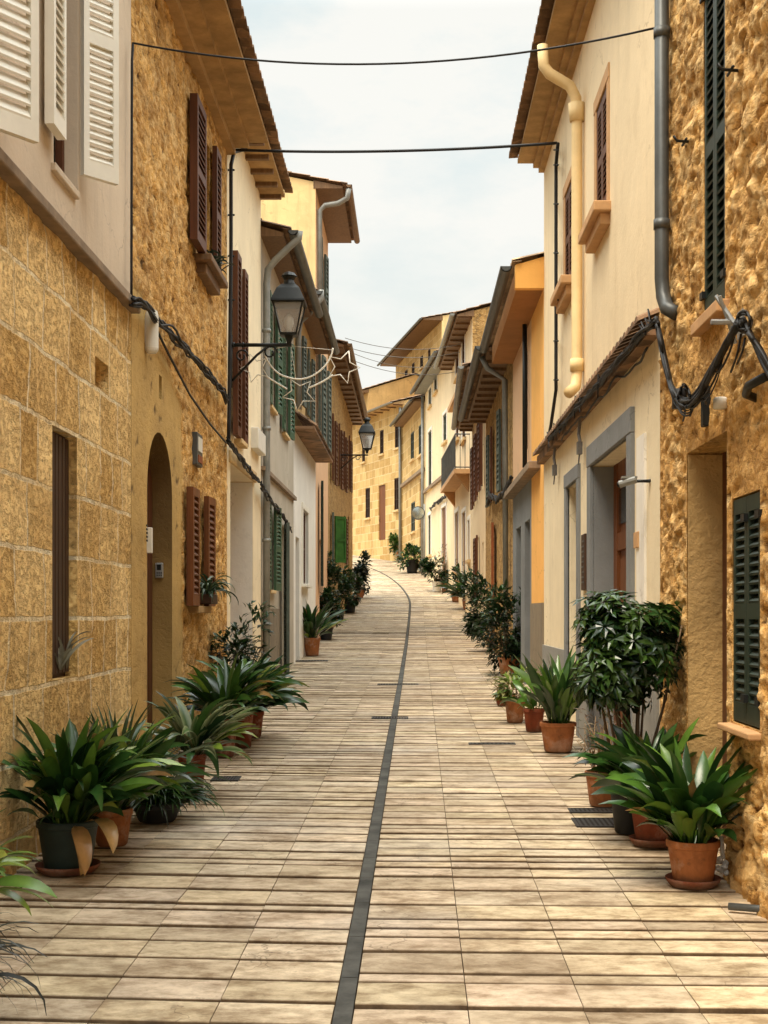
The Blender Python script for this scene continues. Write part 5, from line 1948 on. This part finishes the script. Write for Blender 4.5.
aspidistra('large aspidistra in terracotta pot on saucer nearest on the right', 693, 887, .135, .225, TC, 130, .60, .095, G_MID + G_DARK, 38, saucer=TD, bias=2.8, yel=.04, lo=.8, curl=(.4, 1.8))
# left foreground
aspidistra('yellow green aspidistra cut by the left picture edge', 0, 0, .14, .30, M['pot_black'], 40, .42, .065, G_YEL + G_MID, 40, p=V(-1.97, 5.5, g(5.5)), bias=.2, yel=.6, lo=.2, hi=1.2)
grassy('dark arching grass at the lower left picture corner', 0, 0, .14, .14, M['pot_black'], 190, .50, [(.02, .022, .018), (.035, .04, .03)], 41, .012, p=V(-1.76, 4.55, g(4.55)), lift=(.7, 1.5), curl=(1.6, 3.0))
# plant on the lower window of L2 and in the grille of L1
rr = random.Random(50)
mb = MB()
c = L2.F(L2.yu(13.1), 1.78, .10)
for i in range(60):
    az = rr.uniform(0, 6.28)
    blade(mb, c + V(rr.uniform(-.03, .03), rr.uniform(-.2, .2), 0), az, rr.uniform(.2, .42), .025, rr.uniform(.3, 1.4), rr.uniform(1.5, 3.2), jitter(rr.choice(G_OLIVE), rr), rr, petiole=0)
t = thing('window_plant', 'grey green trailing plant on lower window sill of rubble house', 'window plant', tuple(c))
mb.build('foliage', M['leaf'], t, smooth=True)
mb = MB(); mb.box(c + V(-.08, -.22, -.10), c + V(.06, .22, .0)); mb.build('trough', M['dark_brown'], t, bevel=.01)
mb = MB()
c = L1.F(L1.yu(8.15), 1.24, -.035)
for i in range(12):
    az = rr.uniform(-.9, .9)
    az = az + (math.pi / 2 if rr.random() < .5 else -math.pi / 2) * .75
    blade(mb, c + V(0, rr.uniform(-.1, .1), 0), az, rr.uniform(.2, .36), .022, rr.uniform(.9, 1.5), rr.uniform(.8, 2.2), jitter((.22, .2, .14), rr), rr, petiole=0)
tag(mb.build('dried_plant', M['leaf'], smooth=True), 'small dried pale plant at foot of tall brown window', 'dried plant')
mb = MB()
c = L2.F(L2.yu(13.4), 5.16, .10)
for i in range(46):
    blade(mb, c + V(rr.uniform(-.04, .04), rr.uniform(-.35, .3), 0), rr.uniform(0, 6.28), rr.uniform(.12, .25), .03, rr.uniform(.2, 1.4), rr.uniform(.8, 2.6), jitter((.02, .028, .016), rr), rr, petiole=0)
tag(mb.build('window_plant', M['leaf'], smooth=True), 'dark little plants on upper window sill of rubble house', 'window plant')
# hanging ornament beside nearest right pot
p = px_ground(722, 882)
mb = MB()
mb.tube([V(p.x, p.y + .02, p.z + .24), V(p.x + .005, p.y, p.z + .12)], .012, 6)
for k in range(7):
    a = k * 1.7
    mb.lathe([(.004, -.018), (.018, -.008), (.02, .004), (.004, .018)], V(p.x + .022 * math.cos(a), p.y + .02 * math.sin(a), p.z + .05 + .012 * k), 8)
tag(mb.build('ornament', M['white_plastic'], smooth=True), 'white shell ornament on a string beside the nearest right pot', 'ornament')

# ================================================================ SKY, SUN, CAMERA
w = bpy.data.worlds.new('World')
scene.world = w
w.use_nodes = True
nt = w.node_tree
bg = nt.nodes['Background']
SUN_EL, SUN_ROT = math.radians(66), math.radians(218)
sky = nd(nt, 'ShaderNodeTexSky', sky_type='NISHITA', sun_disc=False, sun_elevation=SUN_EL, sun_rotation=SUN_ROT, dust_density=4.0)
tc = nd(nt, 'ShaderNodeTexCoord').outputs['Generated']
sep = nd(nt, 'ShaderNodeSeparateXYZ', {0: tc})
cl = nz(nt, vscale(nt, tc, (3.2, 3.2, 7.0)), 1.6, 7, .6)
warm = mix(nt, rng(nt, sep.outputs[2], .08, .34), (.955, .925, .83), (.76, .845, .84))
warm = mix(nt, rng(nt, cl, .40, .60, 0, .9), warm, (.975, .955, .89))
lum = rng(nt, sep.outputs[2], .42, .95, 1.10, 7.0)
ov = nd(nt, 'ShaderNodeVectorMath', {0: warm, 'Scale': lum}, operation='SCALE').outputs[0]
skc = nd(nt, 'ShaderNodeVectorMath', {0: sky.outputs[0], 'Scale': .10}, operation='SCALE').outputs[0]
final = mix(nt, .10, ov, skc)
nt.links.new(final, bg.inputs['Color'])
bg.inputs['Strength'].default_value = 1.0

sd = bpy.data.lights.new('sun', 'SUN')
sd.energy = 3.7
sd.angle = math.radians(22)
sd.color = (1, .87, .68)
so = bpy.data.objects.new('sun', sd)
COL.objects.link(so)
az = math.radians(218)
dirv = V(math.sin(az) * math.cos(SUN_EL), math.cos(az) * math.cos(SUN_EL), math.sin(SUN_EL))
so.rotation_euler = dirv.to_track_quat('Z', 'Y').to_euler()

cd = bpy.data.cameras.new('camera')
cam = bpy.data.objects.new('camera', cd)
COL.objects.link(cam)
cam.location = (0, 0, EYE)
cam.rotation_euler = (math.radians(90), 0, 0)
cd.sensor_fit = 'AUTO'
cd.sensor_width = 36
cd.lens = 36 * FP / 1024
cd.shift_x = -(VX - 384) / 1024
cd.shift_y = (HY - 512) / 1024
cd.clip_start = .05
cd.clip_end = 3000
scene.camera = cam

scene.view_settings.view_transform = 'Standard'
scene.view_settings.look = 'None'
scene.view_settings.exposure = 0
scene.view_settings.gamma = 1
scene.cycles.max_bounces = 8
scene.cycles.diffuse_bounces = 5
scene.cycles.use_denoising = True
